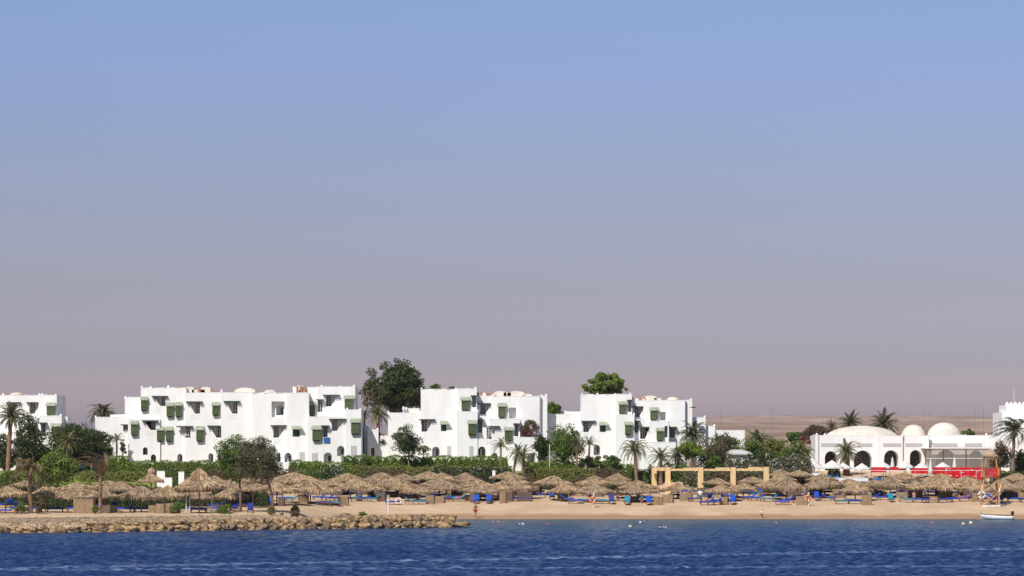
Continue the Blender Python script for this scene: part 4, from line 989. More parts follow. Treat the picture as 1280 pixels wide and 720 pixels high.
def lining_mesh(kind):
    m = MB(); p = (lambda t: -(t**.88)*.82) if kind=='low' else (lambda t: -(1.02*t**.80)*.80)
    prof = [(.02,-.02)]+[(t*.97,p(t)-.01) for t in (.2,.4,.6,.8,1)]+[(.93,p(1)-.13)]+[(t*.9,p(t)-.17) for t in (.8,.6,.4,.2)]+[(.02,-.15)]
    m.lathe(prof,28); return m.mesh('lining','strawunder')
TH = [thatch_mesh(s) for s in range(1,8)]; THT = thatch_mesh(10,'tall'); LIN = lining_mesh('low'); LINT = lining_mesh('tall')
POSTM = MB().tube([(0,0,-.15),(.01,0,.5),(0,0,1)],[.085,.075,.07],7).mesh('post','post')
_m = MB()
for k in range(4):
    a = PI/4+k*PI/2; _m.tube([(.06*math.cos(a),.06*math.sin(a),-1.55),(.55*math.cos(a),.55*math.sin(a),-.62)],[.03,.025],4)
STRUTM = _m.mesh('struts','post')
def parasol(px, apex, hw, eave, Y, desc='straw parasol', kind='low', row=''):
    k = Y/F; x = X_(px,Y); gz = h1(x,Y); za = Z_(apex,Y)-gz; r = hw*k; hgt = (eave-apex)*k
    o = root('thatched_parasol', (x,Y,gz), None, 'beach parasol', 'thatched parasols along the beach')
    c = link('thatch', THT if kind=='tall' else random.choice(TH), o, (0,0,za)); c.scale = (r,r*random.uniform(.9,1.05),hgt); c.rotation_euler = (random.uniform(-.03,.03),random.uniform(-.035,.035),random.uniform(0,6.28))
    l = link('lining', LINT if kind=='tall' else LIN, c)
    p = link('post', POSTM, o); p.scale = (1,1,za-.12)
    s_ = link('struts', STRUTM, o, (0,0,za-.1))
    reg(o, desc, 'parasol', px); return o
left = [(7,607,27,621,366),(57,607,20,621,371),(96,603,27,612,388),(96,610,28,623,369),(136,600,28,611.5,396),(131,611,17,622,373),(176.6,607,30,624,371),(150,601,27,613,391),(189,591,17,603.5,412),
        (210,606,21,624,374),(252,615,15,624,378),(268,594,17,605,420),(292,597,23,612,398),(288,609,23,623.5,376),(314,592,20,603,416),(316,604,20,614,392),(31,600,18,609,416)]
for i,(px,ap,hw,ev,Y) in enumerate(left):
    parasol(px,ap,hw,ev,Y, 'front low straw parasol' if ev>=620 else ('middle straw parasol' if ev>608 else 'rear straw parasol'))
o = parasol(249,583.5,30,616.5,366,'x','tall'); REG.pop(); tag(o,'tall steep pointed straw parasol with two bare posts on the breakwater')
m = MB(); z=Z_(616,366)-h1(X_(249,366),366)
for dx in (-1.45,-1.05,1.45): m.tube([(dx,-.4,-.1),(dx*1.0+.03,-.4,z+.15)],[.075,.06],6)
m.obj('post','whitewood',o)
parasol(369,590,37,604,436,'rear straw parasol'); parasol(388,600,40,616.5,412,'big middle straw parasol'); parasol(346,602,36,616.5,404,'big middle straw parasol')
right = [(435,591,28,604),(446,598,29,613),(477,590,30,605),(495,597,29,609.5),(460,603,20,613.5),(523,607,23,617),(536,589,25,599),(549,597,24,608.5),(558,602,25,613),(582,590,24,604),(595,598,26,610),(600,605,25,616),
 (635,589,22,599),(641,596,27,607),(624,603.5,21,613.5),(649,602.5,25,613),(692,594,25,607),(706,604,22,616),(743,594,24,607),(742,604,26,617),(772,591,18,602),(776,597,22,607),(797,600,26,612),(798,606,27,617),(847.5,603,21,613.5),(897,597,18,606),(902,605,22,616.5),
 (940,595,20,604),(929,603,18,612),(960,600,18,608.5),(976,585.8,18,596),(1000,587,18,596),(983.6,595,27,614),(1015,601,18,611.5),(1030,594.6,24,608.5),(1069,602,22,616),(1060,598,22,607),(1113,594,28,611),(1092,599,17,609),(1146,601,21,612),(1183,594,25,612),(1218,599,21,613),(1253,597,20,612),(1277,600,22,613),
 (415,598,18,607),(1235,604,17,614),(1160,598,18,609),(505,604,18,613),(672,604,0,0)]
ROWS=[]
for px,ap,hw,ev in right:
    if not hw: continue
    Y = 419+(616-ev)*1.32+random.uniform(-.5,.5); Y = min(Y, 441)
    if ap < 588: Y = 441.3
    ROWS.append((px,Y))
    parasol(px,ap,hw,ev,Y, 'front straw parasol' if ev>=613.5 else ('middle straw parasol' if ev>=607 else 'rear straw parasol'))
LROW=[(a[0],a[4]) for a in left]+[(369,425),(388,412),(346,404),(249,366)]
for Y0,lo,hi,st in [(429,395,1290,58),(435.5,400,1290,48),(409,0,330,44),(393,5,320,46)]:
    px=lo+random.uniform(0,15)
    while px<hi:
        q=px+random.uniform(-6,6); px+=st
        if 808<q<870 or 1222<q<1255 or (ROWS and any(abs(q-a)<24 and abs(Y0-y)<5 for a,y in ROWS+LROW)): continue
        if Y0>420 and 175<q<240: continue
        Y=Y0+random.uniform(-1.2,1.2); gz=h1(X_(q,Y),Y); e=random.uniform(1.4,1.6); r_=random.uniform(2.1,2.5)
        ap=YH+(CAMZ-(gz+e+1.15))*F/Y; ev=YH+(CAMZ-(gz+e))*F/Y
        parasol(q,ap,r_*F/Y,ev,Y,'rear straw parasol' if Y>430 or Y0==424 else 'middle straw parasol')
o = MB().ball((0,0,.35),.55,.5,.42,9,6,.12).obj('straw_bundle','strawold'); o.location = P(189.5,592.5,412.3); tag(o,'round brown straw bundle crowning the rear parasol near the stair wall','straw bundle')

# ---------------------------------------------------------------- loungers
def lounger_proto(kind, color, wood='orangewood'):
    """side: raised back to +x ; end: back rest turned to the camera ; flat"""
    o = root('sun_lounger', (0,0,0)); L = 1.95; w=.66; H_ = .36
    f = MB()
    if kind in ('side','flat'):
        for y in (-w/2,w/2-.05): f.b2(-L/2,L/2,y,y+.05,H_-.07,H_)
        for i in range(9): x=-L/2+.05+i*(L-.15)/8; f.b2(x,x+.06,-w/2+.052,w/2-.052,H_-.05,H_-.012)
        fr = f.obj('frame',wood,o)
        for x in (-L/2+.08,L/2-.16):
            for y in (-w/2-.012,w/2-.065): MB().b2(x,x+.08,y+.004,y+.073,0,H_-.072).obj('leg',wood,o)
        b = .62 if kind=='side' else 0
        x0 = L/2-.72
        MB().b2(-L/2+.02,x0 if b else L/2-.02,-w/2+.02,w/2-.02,H_+.005,H_+.16).obj('mattress',color,o)
        if b:
            m = MB(); m.box(0,0,0,.82,w-.03,.13,0,-b); m.v=[(v[0]+x0+.36*math.cos(b),v[1],v[2]+H_+.10+.36*math.sin(b)) for v in m.v]; m.obj('backrest',color,o)
            MB().tube([(x0+.5,-.2,H_-.02),(x0+.45,-.2,H_+.32)],[.02,.02],4).obj('prop',wood,o)
    else:
        for x in (-w/2,w/2-.05): f.b2(x,x+.05,-L/2,L/2,H_-.07,H_)
        for i in range(9): y=-L/2+.05+i*(L-.15)/8; f.b2(-w/2+.052,w/2-.052,y,y+.06,H_-.05,H_-.012)
        f.obj('frame',wood,o)
        for y in (-L/2+.08,L/2-.16):
            for x in (-w/2-.012,w/2-.065): MB().b2(x+.004,x+.073,y,y+.08,0,H_-.072).obj('leg',wood,o)
        MB().b2(-w/2+.02,w/2-.02,-L/2+.02,L/2-.75,H_+.005,H_+.16).obj('mattress',color,o)
        b=.85; m=MB(); m.box(0,0,0,w-.03,.92,.13)
        m.v=[(v[0], L/2-.72+v[1]*math.cos(b)+.36*math.cos(b)-v[2]*math.sin(b), H_+.12+v[1]*math.sin(b)+.36*math.sin(b)+v[2]*math.cos(b)) for v in m.v]; m.obj('backrest',color,o)
    return o
PR = {}
CN = {'blue':'bright blue','teal':'teal','navy':'dark navy','shadeblue':'shade-darkened blue'}
def lounger(px, base, kind, color, flip=False, rz=0, wood='orangewood', Y=None, desc=None):
    # solve for the distance whose ground shows at this row
    if Y is None:
        best=None
        for y in np.arange(362,440.5,.5):
            x = X_(px,y); r_ = YH+(CAMZ-h1(x,y))*F/y; d=abs(r_-base)+abs(y-(368 if base>636 else y))*.001
            if best is None or d<best[0]-1e-6: best=(d,y)
        Y = best[1]
    key=(kind,color,wood)
    if key not in PR: PR[key]=o=lounger_proto(kind,color,wood)
    else: o=copy_tree(PR[key])
    x = X_(px,Y); o.location=(x,Y,h1(x,Y)+.01); o.rotation_euler=(0,0,(PI if flip else 0)+rz)
    tag(o,None,'sun lounger','sun loungers under the straw parasols')
    d = {'side':'lounger with raised back','flat':'flat lounger','end':'lounger seen from behind'}[kind]
    reg(o, desc or f"{CN[color]} {d}", 'lounger', px); return o
LG = [(10,643,'side','blue',0),(69,640,'flat','blue',0),(154,640,'flat','blue',0),(158,639.8,'side','blue',0),(178,640,'flat','blue',0),(248,640.5,'flat','blue',0),(268,639.5,'side','blue',1),(280,639,'side','blue',0),
 (313,641,'end','navy',0),(336,633,'end','blue',0),(326,633,'flat','shadeblue',0),(357,626,'flat','blue',0),(366,627,'side','teal',0),(376,620,'side','blue',0),(389,621,'side','blue',0),(400,625,'side','blue',0),(404,632,'flat','shadeblue',0),(417,632,'flat','teal',0),(443,627,'side','teal',0),(455,626,'flat','blue',0),(467,627,'side','teal',0),
 (491,631,'flat','blue',1),(507,623,'side','navy',1),(515,630.5,'side','teal',1),(525,630.5,'flat','teal',0),(553,622,'flat','navy',0),(574,627,'side','teal',0),(566,625,'flat','blue',0),(595,629.5,'end','blue',0),(611,629.5,'end','blue',0),(620,620,'end','navy',0),
 (655,627,'flat','shadeblue',0),(673,622,'flat','blue',0),(690,624.5,'end','blue',0),(708,627,'side','blue',1),(719,629.3,'flat','blue',0),(731,628.5,'flat','teal',0),(737,621,'end','blue',0),(752,629.5,'flat','teal',0),(765,630,'end','shadeblue',0),(769,622.5,'side','shadeblue',0),(784,631,'end','teal',0),
 (795,628,'side','shadeblue',0),(804,620,'side','blue',0),(811,631,'end','blue',0),(845,622,'flat','navy',0),(855,624,'side','navy',0),(869,627,'flat','shadeblue',0),(884,631.5,'side','blue',0),(893,631.5,'side','blue',0),(889,622,'side','blue',0),(911,624,'side','blue',0),(916,630.5,'end','blue',0),(927,625,'flat','navy',0),(938,625,'side','blue',0),(947,626,'side','blue',0),(959,627,'flat','teal',0),(944,621,'side','teal',0),
 (963,627,'side','teal',0),(974,624,'flat','blue',0),(978,631,'flat','blue',0),(984,629,'side','blue',0),(1021,625.5,'end','blue',0),(1035,626,'side','blue',1),(1053,630,'flat','teal',0),(1069,630,'flat','blue',0),(1057,619.5,'flat','shadeblue',0),(1092,624.5,'side','blue',0),(1105,625,'side','blue',0),(1114,627.5,'end','teal',0),(1121,620,'side','navy',0),
 (1100,620,'side','blue',1),(1133,628,'side','teal',1),(1150,628.2,'flat','blue',0),(1161,628.3,'flat','shadeblue',0),(1164,618,'side','blue',0),(1182,628,'flat','shadeblue',0),(1191,627,'flat','blue',0),(1207,626.5,'side','blue',0),(1200,620,'flat','navy',0),(1169,628,'flat','blue',0),(1252,621,'side','blue',0),(1268,627,'flat','blue',0),(1272,623,'side','blue',0),(1283,628,'flat','shadeblue',0),(868,617.5,'flat','teal',0),(860,618,'side','blue',0),
 (205,634,'side','shadeblue',0),(95,632,'side','navy',1),(120,636,'flat','navy',0),(228,632,'flat','blue',0),(260,630,'flat','blue',0),(300,629,'side','shadeblue',0),(322,623,'side','blue',1),(345,622,'flat','navy',0),(412,621,'flat','navy',0),(430,622,'side','blue',0),(480,619,'side','blue',0),(498,620,'flat','blue',0),(540,619,'flat','navy',0),(561,618,'side','navy',0),(585,619,'flat','blue',0),(640,619,'flat','navy',0),(660,618,'side','navy',0),(721,620,'flat','navy',0),(748,619,'side','blue',0),(900,617,'side','navy',0),(955,618,'side','blue',1),(991,619,'side','navy',0),(1012,619,'side','blue',0),(1048,622,'side','navy',0),(1076,620,'side','navy',0),(1135,619,'flat','navy',0),(1148,620,'side','blue',0),(1180,619,'side','navy',0),(1222,620,'flat','blue',0)]
for px0 in np.arange(395,1290,17.0):
    for base in (617.5,621.5):
        q=float(px0)+random.uniform(-5,5)
        if 808<q<868 or (base>620 and random.random()<.45) or any(abs(q-l[0])<9 and abs(base-l[1])<4 for l in LG): continue
        LG.append((q,base+random.uniform(-.7,.7),random.choice(['side','flat','end','side']),random.choice(['blue','blue','navy','shadeblue','teal','navy']),random.randint(0,1)))
for px0 in np.arange(392,1290,9.5):
    q=float(px0)+random.uniform(-4,4); base=random.uniform(624,628.6)
    if 812<q<864 or 468<q<492 or 736<q<748 or any(abs(q-l[0])<9 and abs(base-l[1])<4 for l in LG): continue
    LG.append((q,base,random.choice(['side','side','flat','end']),random.choice(['blue','blue','shadeblue','teal','navy']),random.randint(0,1)))
for px0 in np.arange(2,335,10.0):
    q=float(px0)+random.uniform(-4,4); base=random.choice([631,635,639.3])
    if any(abs(q-l[0])<9 and abs(base-l[1])<4 for l in LG): continue
    LG.append((q,base,random.choice(['side','flat','end']),random.choice(['blue','blue','shadeblue','navy']),random.randint(0,1)))
for px,base,kind,c,fl in LG:
    lounger(px,base,kind,c,bool(fl),rz=random.uniform(-.14,.14),wood='frameorange' if (px,base)in((10,643),(978,631)) else 'orangewood')

# ---------------------------------------------------------------- woven windbreaks
def screen_mesh(w,h,dark=False,fold=.5):
    m=MB(); m.b2(-w/2,w/2,-.03,.03,.05,h); n=int(h/.18)
    for i in range(n): m.b2(-w/2-.01,w/2+.01,-.045,.045,.08+i*h/n,.11+i*h/n)
    for x in (-w/2,w/2): m.b2(x-.035,x+.035,-.06,.06,0,h+.06)
    # short wing turned back from the right edge
    m.plan([(w/2+.04,.0),(w/2+.09,.0),(w/2+.09+fold*.35,fold),(w/2+.04+fold*.35,fold)],.05,h*.98)
    return m
WB = [(104,624,642,24,0),(135,630,640,14,1),(200,629,641,9,0),(212,629,641.5,9,0),(314,619.5,630,17,0),(378,617.5,630,11,0),(351,622,633,6,1),(429,620,632.5,11,0),(476,615,627,9,1),(537,619,630.5,9,0),(549,620,629,10,0),(628,614,629.5,7,0),(655.5,614.5,626.5,18,1),(636,614.5,627,8,1),(702,616,625.5,10,0),(822,621,631.5,11,0),(834,618,629,12,0),(857,616,626.5,14,0),(904,621,631,9,0),(1002,620,631.3,13,0),(1083,618,631.5,12,0),(1127,615,624,13,0),(1182,612.5,622,17,0),(1220,615.5,627.5,10,0),(1167,620.5,629,8,0),(612,617,628,5,1),(1262,612,622,9,0),(590,616,628,5,1),(1278,615,625,10,0),(1040,617,625,5,0),(190,630,640,8,0),(296,620,629,10,0),(448,616,626,6,1),(916,612,621,8,0),(1098,613,620,7,0)]
for px0 in np.arange(400,1290,25.0):
    if 806<px0<862: continue
    q=float(px0)+random.uniform(-8,8); b_=random.choice([617,618.5,621]); WB.append((q,b_-random.uniform(9,11.5),b_,random.uniform(9,19),random.choice([1,1,0])))
for px0 in np.arange(0,330,34.0):
    q=float(px0)+random.uniform(-8,8); b_=random.choice([627,630]); WB.append((q,b_-random.uniform(9,11),b_,random.uniform(9,17),random.choice([1,1,0])))
for i,(px,t,b_,w,dk) in enumerate(WB):
    Y = 366 if b_>636 else None
    if Y is None:
        ys_=np.arange(368,440,.5); rr=[YH+(CAMZ-h1(X_(px,y),y))*F/y for y in ys_]; Y=float(ys_[int(np.argmin([abs(r_-b_) for r_ in rr]))])
    k=Y/F; o=screen_mesh(w*k,(b_-t)*k).obj('windbreak_screen','reeddark' if dk else 'reed'); x=X_(px,Y); o.location=(x,Y,h1(x,Y)-.03); o.rotation_euler=(0,0,random.uniform(-.25,.25))
    tag(o,None,'windbreak','woven reed windbreaks'); reg(o,'dark reed windbreak' if dk else 'tan reed windbreak','wb',px)
# ---------------------------------------------------------------- timber pergola
def rowY(px,b_,lo=404,hi=441):
    ys_=np.arange(lo,hi,.25); rr=[abs(YH+(CAMZ-h1(X_(px,y),y))*F/y-b_) for y in ys_]; return float(ys_[int(np.argmin(rr))])
PY = 434.0; k = PY/F; po = Vector((X_(888,PY),PY,h1(X_(888,PY),PY)))
G_ = root('timber_pergola', po, 'pale new timber pergola of square posts and top beams on the beach', 'pergola')
def LP(px,py): return P(px,py,PY)-po
def beam(x0,x1,y0,y1,dy0,dy1,name,dark=0):
    a,b_=LP(x0,y0),LP(x1,y1); m=MB().b2(a.x,b_.x,dy0,dy1,b_.z,a.z); return m.obj(name,'timber',G_)
for x0,x1,t in [(831.5,838,584.2),(872.3,879,584.2),(913,919.6,584),(954.3,961,583.6)]: beam(x0,x1,t,618.5,-.36,.36,'post')
beam(815.5,821.8,588.9,613,2.2,2.75,'post')
beam(815,831.3,584.3,588.7,.9,1.5,'beam')
# depth beams on the narrow left bay
a=LP(816,584.6); c=LP(831,588.6); MB().b2(a.x,a.x+.6,-.34,.88,c.z,a.z).obj('beam','timber',G_)
for x0,x1,t,b_ in [(838.2,872.1,585.8,588.6),(879.2,912.8,586.2,588.6),(919.8,954.1,585.7,588.6)]: beam(x0,x1,t,b_,-.2,.2,'beam')
beam(896,913.5,584.6,587.6,2.6,3.0,'beam'); beam(856,880,584.9,587.4,2.6,3.0,'beam'); beam(937,954.5,584,587.2,2.6,3.0,'beam')
for x0,x1 in [(872.6,878),(913.4,919),(954.6,960)]: beam(x0+1,x1-1,584.9,588,.37,2.59,'beam')
# ---------------------------------------------------------------- life ring posts
RING = MB()
def torus(R0,r0,n=20,m=8,mat_alt=None):
    mb=MB()
    for i in range(n):
        for j in range(m):
            a=2*PI*i/n; b_=2*PI*j/m; mb.v.append(((R0+r0*math.cos(b_))*math.cos(a), r0*.9*math.sin(b_), (R0+r0*math.cos(b_))*math.sin(a)))
    for i in range(n):
        for j in range(m):
            mb.f.append((i*m+j,((i+1)%n)*m+j,((i+1)%n)*m+(j+1)%m,i*m+(j+1)%m)); mb.mi.append(1 if mat_alt and (i%5==0) else 0)
    return mb
def ringpost(px,top,base,rpx,rpy,rr,mats,lab1,lab2,postmat='whitewood',Y=None):
    Y=Y or rowY(px,base); x=X_(px,Y); gz=h1(x,Y)
    p=root('ring_post',(x,Y,gz),lab1,'post'); h=Z_(top,Y)-gz
    MB().tube([(0,0,-.1),(0,0,h)],[.09,.08],8).obj('pole',postmat,p); MB().box(0,-.01,h+.05,.26,.2,.10).obj('cap',postmat,p)
    if abs(rpx-px)<5:
        MB().tube([(0,0,h*.62),(0,-.22,h*.62)],[.03,.03],5).obj('hook','steel',p)
        y=Y-.22
    else: y=rowY(rpx,631.5)-.15
    o=torus(.36*rr,.10*rr,mat_alt=True).obj('life_ring',mats,None,True); o.location=P(rpx,rpy,y); o.rotation_euler=(random.uniform(-.06,.06),0,.2)
    tag(o,lab2,'life ring')
    return p
ringpost(485.3,620.5,641,498,626,1.0,['whiteplastic','red'],'white post with orange top standing on the rocks','white life ring with red bands leaning right of the white post',Y=365.5)
SY=rowY(498,631.5); st=root('ring_stand',(X_(498,SY),SY,h1(X_(498,SY),SY)),'low wooden stand holding the white life ring near the rocks','stand'); 
zz=Z_(626,SY)-st.location.z
MB().tube([(0,0,-.1),(0,.0,zz+.1)],[.05,.05],6).obj('pole','post',st); MB().b2(-.3,.3,-.03,.03,zz-.42,zz-.34).obj('shelf','post',st)
ringpost(742.3,617,634.5,741,624.5,1.0,['orange','whiteplastic'],'white post carrying an orange life ring in mid beach','orange life ring on the mid beach white post')
ringpost(1010.7,616.5,633,1010,623,1.0,['orange','whiteplastic'],'white post carrying an orange ring right of the pergola','orange life ring on the post right of the pergola')
# ---------------------------------------------------------------- lifeguard tower
M['towerwood']=mat('orange brown tower timber',(.58,.36,.2),(.42,.25,.13),rough=.8,scale=5)  # orange-brown timber, paler than the lounger wood
TY = rowY(1239,633.5); t0=Vector((X_(1239,TY),TY,h1(X_(1239,TY),TY)))
W = root('lifeguard_tower', t0, 'tall timber lifeguard tower with thatched cap and crossed braces', 'lifeguard tower')
def LT(px,py,dy=0): 
    v=P(px,py,TY)-t0; v.y=dy; return v
hw=10.3*TY/F; dp=hw
zb=0; zp=LT(0,598).z; zr=LT(0,584.5).z; zc=LT(0,573).z; zt=LT(0,561).z
for sx in (-1,1):
    for sy in (0,1): MB().tube([(sx*hw,sy*2*dp,-.1),(sx*hw*.9,sy*2*dp*.95+.05,zp),(sx*hw*.62,sy*1.6*dp+.3,zc)],[.10,.09,.07],6).obj('leg','towerwood',W)
for y in (-.03,2*dp-.02):
    for (a_,b2_) in [((-hw,.2),(hw*.92,zp*.48)),((hw,.2),(-hw*.92,zp*.48)),((-hw*.95,zp*.48),(hw*.9,zp*.96)),((hw*.95,zp*.48),(-hw*.9,zp*.96))]:
        MB().tube([(a_[0],y-.02*(a_[0]>0),a_[1]),(b2_[0],y-.02*(a_[0]>0),b2_[1])],[.06,.06],5).obj('brace','towerwood',W)
    MB().b2(-hw*1.06,hw*1.06,y-.07,y-.0,zp*.46,zp*.50).obj('rung','post',W)
for x in (-hw,hw):
    MB().tube([(x,0,.3),(x*.95,2*dp,zp*.9)],[.045,.045],5).obj('brace','post',W); MB().tube([(x*.98,2*dp,.3),(x*.95,0,zp*.9)],[.045,.045],5).obj('brace','post',W)
MB().b2(-hw*1.12,hw*1.12,-.16,.0,.02,.22).obj('base_beam','whitewood',W)
MB().b2(-hw*1.05,hw*1.05,-.12,2*dp+.1,zp,zp+.12).obj('platform','brownwood',W)
# board panel and railings round the platform
m=MB(); n=9
for i in range(n): x=-hw*1.02+2.04*hw*i/(n-1); m.b2(x-.03,x+.03,-.10,-.05,zp+.13,zr)
m.b2(-hw*1.04,hw*1.04,-.13,-.045,zr,zr+.09); m.obj('railing','orangewood',W)
MB().b2(-hw*.82,hw*.72,.0,.05,zp+.2,zr-.12).obj('front_panel','red',W)
MB().b2(hw*.70,hw*1.0,-.17,-.14,zp+.3,zr-.05).obj('side_panel','orange',W)
m=MB()                                            # worn pale emblem marks on the red board
for i in range(60):
    x=random.uniform(-hw*.75,hw*.62); z=random.uniform(zp+.28,zr-.2); s_=random.uniform(.02,.055); m.box(x,-.012,z,s_,.012,s_*random.uniform(.5,1.4),0,random.uniform(-.6,.6))
m.obj('painted_marks','whitecloth',W)
for sx in (-1,1): MB().b2(sx*hw*.66-.06,sx*hw*.66+.06,.25,.37,zr,zc+.05).obj('roof_post','orangewood',W)
for sx in (-1,1): MB().b2(sx*hw*.66-.06,sx*hw*.66+.06,1.5*dp,1.5*dp+.12,zp+.1,zc+.05).obj('roof_post','orangewood',W)
cap=link('thatch_cap',THT,W,(0,dp*.9,zt)); cap.scale=(hw*.92,hw*.95,(zt-zc)*1.0); l=link('lining',LINT,cap)
MB().lathe([(hw*.85,zc-.12),(hw*.88,zc),(hw*.80,zc+(zt-zc)*.45),(hw*.45,zc+(zt-zc)*.85),(.02,zt-.02)],18,(0,dp*.9,0)).obj('cap_lining','strawold',W,True)
for sx in (-1,1): 
    m=MB().box(sx*hw*1.12,-.05,Z_(610,TY)-t0.z-.1,.16,.06,1.1); m.obj('ring_board','timber',W)
o=torus(.40,.10,mat_alt=True).obj('life_ring',['whiteplastic','black'],None,True); o.location=P(1227.2,618.5,TY-.4); tag(o,'white life ring hanging on the left side of the lifeguard tower','life ring')
o=torus(.36,.09,mat_alt=True).obj('life_ring',['whiteplastic','red'],None,True); o.location=P(1250.3,614.5,TY-.3); o.rotation_euler=(0,0,1.1); tag(o,'narrow turned life ring on the right side of the lifeguard tower','life ring')
# ---------------------------------------------------------------- rowing boat with outboard
BY=398.6; b0=P(1246,650.2,BY); b0.z=.02
BT=root('motor_boat',b0,'small white open boat with a dark outboard moored at the waterline','boat')
L=40*BY/F; m=MB(); ns=12; secs=[]
for i in range(ns+1):
    t=i/ns; x=-L/2+L*t; w=.62*math.sin(min(1,t*1.9+.02)*PI/2)**.8; dk=.46+.22*(1-t)**2; bt=-.12+.38*(1-t)**4
    secs.append([(x,-w,dk),(x+.02,-w*.96,.14+bt*.4),(x+.04,-w*.45,bt),(x+.04,0,bt-.05),(x+.04,w*.45,bt),(x+.02,w*.96,.14+bt*.4),(x,w,dk)])
v=[p for s_ in secs for p in s_]; fs=[(i*7+j,i*7+j+1,(i+1)*7+j+1,(i+1)*7+j) for i in range(ns) for j in range(6)]+[tuple(ns*7+j for j in range(7))]
inn=[(p[0]*.985,p[1]*.90,p[2]+(.05 if abs(p[1])<.5 else -.02)) for p in v]; o_=len(v)
fs+= [(a+o_,d+o_,c+o_,b_+o_) for a,b_,c,d in fs[:-1]]+[(i*7,(i+1)*7,(i+1)*7+o_,i*7+o_) for i in range(ns)]+[(i*7+6,i*7+6+o_,(i+1)*7+6+o_,(i+1)*7+6) for i in range(ns)]
m.add(v+inn,fs); m.obj('hull','whiteplastic',BT,True)
for sy in (-1,1): MB().tube([(s_[0][0],sy*(abs(s_[0][1])+.01),s_[0][2]+.02) for s_ in secs],.035,5).obj('gunwale','brownwood',BT)
for t in (.3,.62): x=-L/2+L*t; MB().b2(x-.14,x+.14,-.5,.5,.34,.39).obj('thwart','timber',BT)
e=L/2+.02
ob=MB().lathe([(.10,-.55),(.11,-.1),(.17,.02),(.2,.2),(.17,.36),(.06,.42)],10,(e-.05,0,.62)).obj('outboard_motor','black',BT,True)
MB().tube([(e,0,.55),(e+.12,0,-.4)],[.05,.04],5).obj('leg','black',ob); MB().tube([(e-.05,0,.72),(e-.5,0,.80)],[.025,.02],5).obj('tiller','black',ob)
MB().tube([(-L/2+.02,0,.68),(-L/2+.0,0,1.0)],[.03,.03],5).obj('bow_post','brownwood',BT)
rp=[P(1225,646,BY)+Vector((0,0,.0)),P(1219,649.5,396),P(1213.5,654,392)]; rp[2].z=.12; rp[1].z=.25
o=MB().tube(rp,.035,5).obj('mooring_rope','rope'); tag(o,'pale mooring rope sagging from the boat bow to a float','rope')
# floats
def seaY(py): return CAMZ*F/(py-YH)
for px,py,r,lab in [(1204,655.2,.20,'yellow float left of the boat'),(1213.6,654.2,.24,'larger yellow float tied to the boat'),(788,658.6,.19,'yellow float alone off the middle beach'),(800.5,653,.15,'small pale float near two swimmers'),(653.6,655.2,.15,'white float off the left middle beach'),(649.5,654.8,.09,'tiny white float beside another white float'),(825,659,.08,'leftmost of three tiny floats on a line'),(829,658.8,.08,'middle of three tiny floats on a line'),(832,659.1,.09,'rightmost of three tiny floats on a line')]:
    Y=seaY(py+.6); m=MB().ball((0,0,r*.35),r,r,r*.85,10,7); m.cur=1; m.tube([(0,0,r*1.1),(0,0,r*1.45)],[r*.18,r*.15],6); o=m.obj('buoy',['buoy' if 'yellow' in lab else 'whiteplastic','black'],None,True); o.location=(X_(px,Y),Y,.03); tag(o,lab,'float')
# ---------------------------------------------------------------- rocks of the breakwater
def rock_mesh(seed,sq=.5):
    m=MB(); n=5; vs=[]; r=random.Random(seed)
    me=bpy.data.meshes.new('rock'); import bmesh
    bm=bmesh.new(); bmesh.ops.create_icosphere(bm,subdivisions=3,radius=1)
    off=Vector((seed*3.1,seed*1.7,0))
    for q in bm.verts:
        p=q.co.copy(); mx=max(abs(p.x),abs(p.y),abs(p.z)); c=p/mx; p=p.lerp(c,sq)
        d=mn.noise(p*1.1+off)*.36+abs(mn.noise(p*2.4+off))*.26-.06+mn.noise(p*6+off)*.07
        q.co=p*(.82+d)
    bm.to_mesh(me); bm.free(); return me
RK=[]
for s_ in range(12):
    me=rock_mesh(s_+1,.6 if s_<6 else .3); me.materials.append(M['rock' if s_%3 else 'rockgrey']); RK.append(me)
def rock(x,y,z,sx,sy,sz,desc,px,blocky=True):
    o=link('boulder',RK[random.randrange(0,7) if blocky else random.randrange(5,12)]); o.location=(x,y,z); o.scale=(sx,sy,sz); o.rotation_euler=(random.uniform(-.15,.15),random.uniform(-.12,.12),random.uniform(-.4,.4)+(PI if random.random()<.5 else 0))
    tag(o,None,'boulder','boulders of the breakwater'); reg(o,desc,'rock',px)
x=-59.0
while x<-6.7:
    w=random.uniform(.75,1.9); y=Yf(x+w/2)+random.uniform(-.2,.2); h=random.uniform(.42,.6); px=640+(x+w/2)*F/y
    rock(x+w/2,y+.55,.30,w*.60,.75,h,'waterline sandstone block' if w>1.25 else 'small waterline sandstone block',px); x+=w*1.0+(random.uniform(.15,.5) if random.random()<.12 else 0)
x=-46.0
while x<-6.5:
    w=random.uniform(.45,1.5); e_=random.uniform(1.4,2.6); y=Yf(x)+e_; px=640+(x+w/2)*F/y; s_=max(.55,min(1,(x+46)/14))
    rock(x+w/2,y,.88,w*.60,.65,random.uniform(.32,.5)*s_,'upper rubble boulder',px,False); x+=w*.95
x=-20.0
while x<-6.5:
    w=random.uniform(.6,1.3); y=Yf(x)+random.uniform(3.2,4.6); px=640+(x+w/2)*F/y
    rock(x+w/2,y,1.12,w*.6,.6,random.uniform(.3,.42),'back ridge boulder',px,False); x+=w*.95
for px,py,s_ in [(215,638,.75),(222,640,.45),(430,640,.6),(436,641,.35),(150,641.5,.3),(380,641.5,.3),(398,642,.28),(352,642,.25)]:
    Y=364.5; rock(X_(px,Y),Y,h1(X_(px,Y),Y)+.15,s_,.5,s_*.75,'loose boulder atop the bank',px,False)
